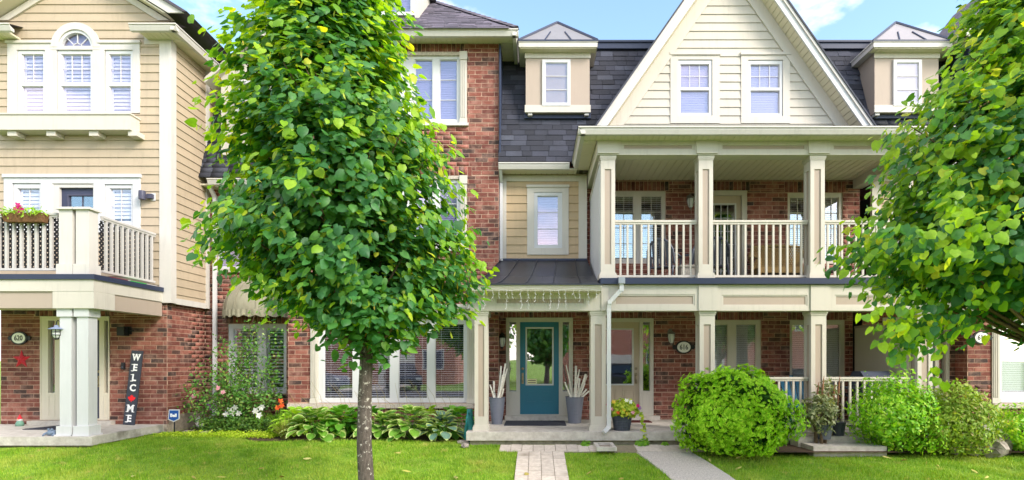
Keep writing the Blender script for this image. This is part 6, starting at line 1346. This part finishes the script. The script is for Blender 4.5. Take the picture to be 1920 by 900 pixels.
def bloom(par, c, r, mat, n=6, seed=0, name='flower'):
    rg = np.random.default_rng(seed); a = np.arange(n) * 2 * np.pi / n; out_ = np.stack([np.cos(a), np.full(n, -.55), np.sin(a)], 1); V, Fc = scatter_np(SLV * np.array((1.3, 1, 1)), SLF, np.tile(np.array(c), (n, 1)), basis(np.tile(np.array((0, -1., .3)), (n, 1)) + rg.normal(0, .2, (n, 3)), out_), np.full(n, r)); return mesh_np(name, V, Fc, [mat], par)
for i, (dx, z) in enumerate(((-.06, .56), (.05, .62), (.12, .5), (-.14, .48), (.0, .5))): bloom(t, (wx(440, 11.5) + dx, 11.42, z), .075, LW, 6, i)
t = blades('white_lily', 'second white lily nearer the window mullion', wx(487, 11.5), 11.5, 16, .5, LILY, .6, 6, w=.014)
for i, (dx, z) in enumerate(((-.05, .55), (.08, .62), (.02, .45))): bloom(t, (wx(487, 11.5) + dx, 11.42, z), .085, LW, 6, i + 7)
t = [o for o in bpy.data.objects if o.get('label', '').startswith('daylily clump with')][0]; 
for i, (p, y_) in enumerate(((526, 752), (528, 760), (520, 764))): bloom(t, (wx(p, 11.3), 11.3, wz(y_, 11.3)), .07, LO, 6, i)
t = blades('iris', 'purple iris beside the white downspout foot', wx(394, 11.6), 11.6, 14, .45, LILY, .5, 12, w=.014); bloom(t, (wx(392, 11.5), 11.5, wz(757, 11.5)), .08, LU, 6, 1); bloom(t, (wx(397, 11.5), 11.5, wz(764, 11.5)), .07, LU, 5, 2)
# rose bush with arching canes
rg = np.random.default_rng(5); random.seed(5); ROSE = leaf_mat('rose_leaf', [(0, G(70, 124, 46)), (.5, G(98, 152, 60)), (.9, G(136, 176, 84)), (1, G(180, 190, 100))], .35, .35, .45, 1.3)
Yr = 11.55; base = np.array((wx(448, Yr), Yr + .25, .1)); t = thing('rose_bush', 'rambling rose bush with pink blooms before the recessed bay', 'shrub', tuple(base), None); mb = MB(); P = []
ends = [(338, 758), (350, 735), (372, 700), (388, 690), (402, 665), (415, 640), (420, 690), (436, 655), (452, 640), (470, 620), (478, 590), (486, 650), (500, 690), (515, 700), (525, 735), (395, 740), (360, 775), (430, 720), (470, 700), (455, 740), (505, 745), (482, 610), (410, 715), (440, 690), (380, 755), (366, 720), (515, 660), (520, 620)]
for i, (p, y_) in enumerate(ends):
    Y_ = Yr + rg.uniform(-.45, .45); e = np.array((wx(p, Y_), Y_, wz(y_, Y_))); b = base + rg.normal(0, .12, 3) * np.array((3, 1, 0)); m = (b + e) / 2 + np.array((0, 0, .25 + .2 * abs(e[0] - b[0]) * .6)); cur = [tuple((1 - f) ** 2 * b + 2 * f * (1 - f) * m + f * f * e) for f in np.linspace(0, 1, 9)]; mb.tube(cur, [.011 - .0009 * k for k in range(9)], 5); C_ = np.array(cur); k = rg.integers(2, 9, 150)
    P.append(C_[k] + rg.normal(0, .095, (150, 3)))
mb.build('canes', [TWIG], t, kind='stuff', smooth=True); P = np.concatenate(P); n = len(P); P[:, 2] = np.maximum(P[:, 2], .14); V, Fc = scatter_np(SLV * np.array((1.2, 1, 1)), SLF, P, basis(unit(rg.normal(0, .6, (n, 3)) + np.array((0, -.5, .7))), unit(rg.normal(0, .7, (n, 3)) + np.array((0, 0, -.3)))), rg.uniform(.04, .085, n)); mesh_np('foliage', V, Fc, [ROSE], t, kind='stuff')
for i, (p, y_) in enumerate(((408, 727), (418, 735), (363, 742))): bloom(t, (wx(p, 11.1), 11.1, wz(y_, 11.1)), .06, LP, 8, i)
# low gold groundcover along the bed
GOLD = leaf_mat('gold_groundcover', [(0, G(150, 190, 30)), (.5, G(190, 220, 50)), (1, G(220, 230, 90))], .3, .3, .5, 1.2); n = 6500; X = RNG.uniform(-7.35, -5.0, n); Y = RNG.uniform(10.55, 11.15, n) - (X + 7.35) * .06 + .05 * np.sin(X * 9); P = np.stack([X, Y, .12 + np.abs(RNG.normal(0, .03, n))], 1)
V, Fc = scatter_np(SLV, SLF, P, basis(unit(RNG.normal(0, .5, (n, 3)) + np.array((0, 0, 1.))), RNG.normal(0, 1, (n, 3))), RNG.uniform(.02, .05, n)); mesh_np('groundcover', V, Fc, [GOLD], None, kind='stuff', label='golden groundcover edging the lawn by the rose bush', category='groundcover')
SHADE = leaf_mat('bed_filler', [(0, G(60, 100, 40)), (.6, G(96, 140, 56)), (1, G(140, 170, 80))], .3, .3, .5, 1.2); n = 3800; X = RNG.uniform(-7.0, -5.0, n); Y = RNG.uniform(11.1, 12.3, n); P = np.stack([X, Y, .12 + RNG.uniform(0, .28, n)], 1)
V, Fc = scatter_np(SLV, SLF, P, basis(unit(RNG.normal(0, .6, (n, 3)) + np.array((0, 0, .8))), RNG.normal(0, 1, (n, 3))), RNG.uniform(.04, .09, n)); mesh_np('undergrowth', V, Fc, [SHADE], None, kind='stuff', label='mixed low greenery under the awning window', category='undergrowth')
# dry flower stalks leaning before the window
STK = rough_mat('dry_stalk', G(126, 116, 70), G(160, 146, 96), 30, .3); t = thing('hosta_flower_stalks', 'thin dry flower stalks leaning before the wide window', 'stalks', (wx(740, 10.9), 10.9, .3)); mb = MB(); random.seed(3)
for i in range(26): p = 560 + i * 11.5 + U(-4, 4); l = U(22, 62); x = wx(p, 10.8); z = wz(772, 10.8); mb.tube([(x, 10.8, z), (x + U(-.1, -.02), 10.78, z + l * .0055), (x - U(.08, .28), 10.76, z + l * .0105)], [.004, .0035, .002], 4)
mb.build('stalks', [STK], t, kind='stuff')
# flowers and foliage of the pot and the planter box
t = [o for o in bpy.data.objects if o.get('category') == 'flower pot'][0]; n = 900; d = unit(RNG.normal(0, 1, (n, 3))); P = d * np.array((.30, .24, .2)) * (RNG.uniform(0, 1, (n, 1)) ** .3) + np.array((POTX + .02, POTY, SLAB + .38)); P[:, 2] = np.maximum(P[:, 2], SLAB + .24)
POTL = leaf_mat('potato_vine_leaf', [(0, G(130, 164, 30)), (.5, G(172, 196, 44)), (1, G(206, 214, 80))], .35, .3, .5, 1.2); V, Fc = scatter_np(LV, LF, P, basis(unit(d + RNG.normal(0, .4, (n, 3)) + np.array((0, -.2, .3))), unit(RNG.normal(0, .6, (n, 3)) + np.array((0, 0, -.4)))), RNG.uniform(.03, .065, n)); mesh_np('foliage', V, Fc, [POTL], t, kind='stuff')
for i, (dx, dz, m) in enumerate(((-.28, .5, LM), (-.18, .55, LYL), (.05, .58, LW), (.12, .55, LW), (.25, .48, LM), (.28, .44, LU), (-.1, .36, LO), (.0, .4, LYL), (.16, .36, LP), (-.22, .42, LP), (.07, .34, LYL))): bloom(t, (POTX + dx, POTY - .22, SLAB + dz - .02), .045, m, 6, i)
P = []; 
for k in range(70): f = k / 69; P.append((POTX + .32 + .06 * f + RNG.normal(0, .02), POTY - .18 - .14 * f, SLAB + .32 - .52 * f + RNG.normal(0, .02)))
P = np.array(P); n = len(P); V, Fc = scatter_np(LV, LF, P, basis(unit(RNG.normal(0, .5, (n, 3)) + np.array((0, -1., .3))), unit(RNG.normal(0, .5, (n, 3)) + np.array((0, 0, -1.)))), RNG.uniform(.03, .05, n)); mesh_np('trailing_vine', V, Fc, [POTL], t, kind='stuff')
t, x0, x1, yb, zt = PLANTER; n = 260; P = np.stack([RNG.uniform(x0, x1, n), yb + RNG.uniform(-.04, .12, n), zt + RNG.uniform(-.03, .07, n)], 1); V, Fc = scatter_np(SLV * np.array((.5, 1, 1)), SLF, P, basis(unit(RNG.normal(0, .6, (n, 3)) + np.array((0, -.4, .8))), unit(RNG.normal(0, .8, (n, 3)) + np.array((0, -.3, -.2)))), RNG.uniform(.05, .12, n)); mesh_np('foliage', V, Fc, [HY_], t, kind='stuff')
for i, (p, y_) in enumerate(((33, 384), (36, 388), (39, 391), (34, 393), (41, 395), (31, 390), (36, 395))): bloom(t, (wx(p, 9.5), 9.5, wz(y_, 9.5)), .06, LM, 6, i)
# weeds in the joint under the slab
for lb, p, r, nn in (('leafy green weed under the trailing pot vine', 1204, .13, 110), ('small weed at the slab foot beside the splash block', 1098, .09, 60), ('tiny weed near the cedar at the slab foot', 1248, .06, 30)):
    X = wx(p, 9.6); t = thing('weed', lb, 'weed', (X, 9.6, .11), 'weeds along the slab foot'); d = unit(RNG.normal(0, 1, (nn, 3))); d[:, 2] = np.abs(d[:, 2]); Pp = d * r * RNG.uniform(.3, 1, (nn, 1)) + np.array((X, 9.58, .12)); V, Fc = scatter_np(LV, LF, Pp, basis(unit(d + np.array((0, -.3, .6))), unit(d + RNG.normal(0, .4, (nn, 3)))), RNG.uniform(.03, .06, nn)); mesh_np('foliage', V, Fc, [LILY], t, kind='stuff')
# ------------------------------------------------------------------ the other side of the street, seen in the window reflections
def far_brick():
    m, n, l, p = nodes_of('far_brickwork'); g = n.new('ShaderNodeNewGeometry'); sp = n.new('ShaderNodeSeparateXYZ'); cb = n.new('ShaderNodeCombineXYZ'); l.new(g.outputs['Position'], sp.inputs[0]); l.new(sp.outputs['X'], cb.inputs['X']); l.new(sp.outputs['Z'], cb.inputs['Y'])
    b = n.new('ShaderNodeTexBrick'); b.inputs['Color1'].default_value = (*srgb(168, 96, 76), 1); b.inputs['Color2'].default_value = (*srgb(140, 74, 60), 1); b.inputs['Mortar'].default_value = (*srgb(200, 176, 160), 1); b.inputs['Scale'].default_value = 3.7; b.inputs['Brick Width'].default_value = 1.0; b.inputs['Row Height'].default_value = .33; b.inputs['Mortar Size'].default_value = .03
    l.new(cb.outputs[0], b.inputs['Vector']); l.new(b.outputs['Color'], p.inputs['Base Color']); p.inputs['Roughness'].default_value = .9; return m
FB = far_brick(); YO = -19.0
def far_house(label, x0, x1, gd, wins):
    t = thing('brick_house', label, 'house', ((x0 + x1) / 2, YO, GL), 'houses across the street')
    MB().box(x0, x1, YO - 9, YO, GL - .1, 6.2).build('wall', [FB], t); MB().prism([(YO + .4, 6.2), (YO - 9.4, 6.2), (YO - 4.5, 9.2)], 'x', x0 - .3, x1 + .3).build('roof', [SH_TOWER], t)
    for a, b in gd:
        g = MB().box(a, b, YO + .001, YO + .05, GL + .02, GL + 2.3).build('garage_door', [WHITE2], t)
        for i in range(4):
            for k in range(4): w = (b - a) / 4; MB().box(a + w * k + .08, a + w * (k + 1) - .08, YO + .051, YO + .065, GL + .1 + i * .56, GL + .55 + i * .56).build('panel', [WHITE2], g)
    for a, b, c, d in wins:
        w = MB().box(a, b, YO + .001, YO + .06, c, d).build('window', [WHITE], t)
        for k in range(2): MB().box(a + .08 + (b - a) / 2 * k, a + (b - a) / 2 * (k + 1) - .08, YO + .061, YO + .066, c + .08, d - .08).build('pane', [SLATED], w)
far_house('brick house with white garage reflected in the wide window', -21, -6.2, [(-12.0, -9.2)], [(-19, -16.5, .9, 2.6), (-18.5, -16.5, 3.8, 5.2), (-12, -9.5, 3.8, 5.2), (-8.6, -7, .9, 2.4)])
far_house('brick house reflected in the taupe door glass', 2.2, 17, [(4.9, 7.5), (12, 14.6)], [(3, 4.2, 1.0, 2.6), (3, 4.4, 3.8, 5.2), (8.5, 11, .9, 2.6), (9, 11, 3.8, 5.2)])
far_house('brick house reflected in the ground floor balcony side windows', 18.5, 33, [(21, 23.6)], [(25, 28, .9, 2.6), (25, 28, 3.8, 5.2), (20, 22, 3.8, 5.2)])
far_house('brick house reflected in the shuttered window under the awning', -37, -22.5, [(-27, -24.4)], [(-34, -31, .9, 2.6), (-34, -31, 3.8, 5.2), (-27, -25, 3.8, 5.2)])
for a, b in ((-12.3, -8.9), (4.6, 7.8), (11.7, 14.9)): MB().box(a, b, YO, -10.5, GL - .05, GL + .012).build('driveway', [CONC], None, kind='structure')
CARP = {'d': paint('dark_car_paint', srgb(44, 46, 54), .22, .03, spec=.7, dirt=.05), 's': paint('silver_car_paint', srgb(90, 98, 116), .25, .03, spec=.7, dirt=.05)}; TYRE = paint('tyre_rubber', srgb(30, 30, 32), .8); RIM = paint('wheel_rim', srgb(170, 172, 176), .3, metal=.8); CGL = paint('car_glass', srgb(22, 26, 32), .08, spec=.8, dirt=0); TAIL = paint('tail_lamp', srgb(190, 24, 30), .3)
def car(label, X, Y, rz, col):
    t = thing('parked_car', label, 'car', (X, Y, GL), 'cars parked across the street'); t.rotation_euler = (0, 0, rz); M0 = Matrix.Translation((X, Y, GL)) @ Matrix.Rotation(rz, 4, 'Z'); WM[t] = M0
    def bl(mb, nm, m, par=None, **k): o = mb.build(nm, [m], None, **k); o.parent = par or t; WM[o] = M0; return o
    side = [(-2.25, .35), (-2.3, .7), (-2.22, .95), (-1.95, 1.02), (-1.55, 1.6), (-1.3, 1.7), (.35, 1.68), (1.1, 1.08), (2.1, .95), (2.3, .72), (2.3, .38)]
    mb = MB(); k = len(side); V = []
    for yy, sc in ((-.9, 0), (-.82, .05), (.82, .05), (.9, 0)):
        for x, z in side: V.append((x * (1 if not sc else 1), yy if z < 1.05 else yy * .8, z))
    mb.add(V, [tuple(range(k)), tuple(range(3 * k, 4 * k))] + [(j * k + i, j * k + (i + 1) % k, (j + 1) * k + (i + 1) % k, (j + 1) * k + i) for j in range(3) for i in range(k)]); b = bl(mb, 'body', CARP[col])
    for s in (-1, 1): bl(MB().prism([(-1.85, 1.1), (-1.5, 1.55), (.3, 1.56), (.95, 1.12)], 'y', s * .735 - .01, s * .735 + .012) if False else MB().add([(-1.85, s * .9, 1.08), (-1.5, s * .73, 1.58), (.3, s * .73, 1.58), (.95, s * .88, 1.1)], [(0, 1, 2, 3)]), 'side_window', CGL)
    bl(MB().add([(.42, -.66, 1.62), (.42, .66, 1.62), (1.08, .72, 1.12), (1.08, -.72, 1.12)], [(0, 1, 2, 3)]), 'windscreen', CGL); bl(MB().add([(-1.59, -.64, 1.58), (-1.59, .64, 1.58), (-1.97, .7, 1.06), (-1.97, -.7, 1.06)], [(0, 1, 2, 3)]), 'rear_window', CGL)
    for s in (-1, 1): bl(MB().box(-2.32, -2.2, s * .72 - .14, s * .72 + .14, .78, .95), 'tail_light', TAIL); bl(MB().box(2.2, 2.32, s * .7 - .16, s * .7 + .16, .7, .84), 'headlight', FROSTG)
    for wx_ in (-1.4, 1.4):
        for s in (-1, 1):
            mb = MB().lathe([(.2, -.1), (.33, -.1), (.34, 0), (.33, .1), (.2, .1)], (0, 0, 0), 20); mb.v = [(wx_ + a, s * .82 + c, .34 + b_) for a, b_, c in mb.v]; w = bl(mb, 'tyre', TYRE)
            mb = MB().lathe([(.001, -.08), (.2, -.08), (.2, .08), (.001, .1)], (0, 0, 0), 16); mb.v = [(wx_ + a, s * .84 + c, .34 + b_) for a, b_, c in mb.v]; bl(mb, 'rim', RIM, w)
car('dark car reflected in the right panes of the wide window', -8.4, -11.6, R(70), 'd'); car('silver grey car reflected in the leftmost wide pane', -13.4, -9.0, R(5), 's'); car('dark car reflected in the taupe door glass', 5.4, -9.2, R(8), 'd')
rg_ = np.random.default_rng(4)
def far_tree(label, X, Y, h, r, seed):
    rg = np.random.default_rng(seed); t = thing('street_tree', label, 'tree', (X, Y, GL), 'trees across the street'); MB().tube([(X, Y, GL), (X + .05, Y, GL + h * .5), (X, Y, GL + h * .85)], [.16, .1, .03], 8).build('trunk', [BARK], t); n = 3500; d = unit(rg.normal(0, 1, (n, 3))); P = d * np.array((r, r, h * .36)) * rg.uniform(.2, 1, (n, 1)) ** .4 * (1 + .18 * lump(d, 4., seed))[:, None] + np.array((X, Y, GL + h * .62)); V, Fc = scatter_np(LV, LF, P, basis(unit(d + rg.normal(0, .5, (n, 3))), rg.normal(0, 1, (n, 3))), rg.uniform(.14, .3, n)); mesh_np('crown', V, Fc, [LEAF_A], t, kind='stuff')
far_tree('green tree reflected in the teal door glass', .6, -8.6, 5.6, 1.5, 1); far_tree('tree reflected beside the leftmost wide pane', -16, -12.5, 6.5, 2.2, 2); far_tree('tree across the street beyond the taupe door house', 10, -12.5, 6, 2.0, 3)
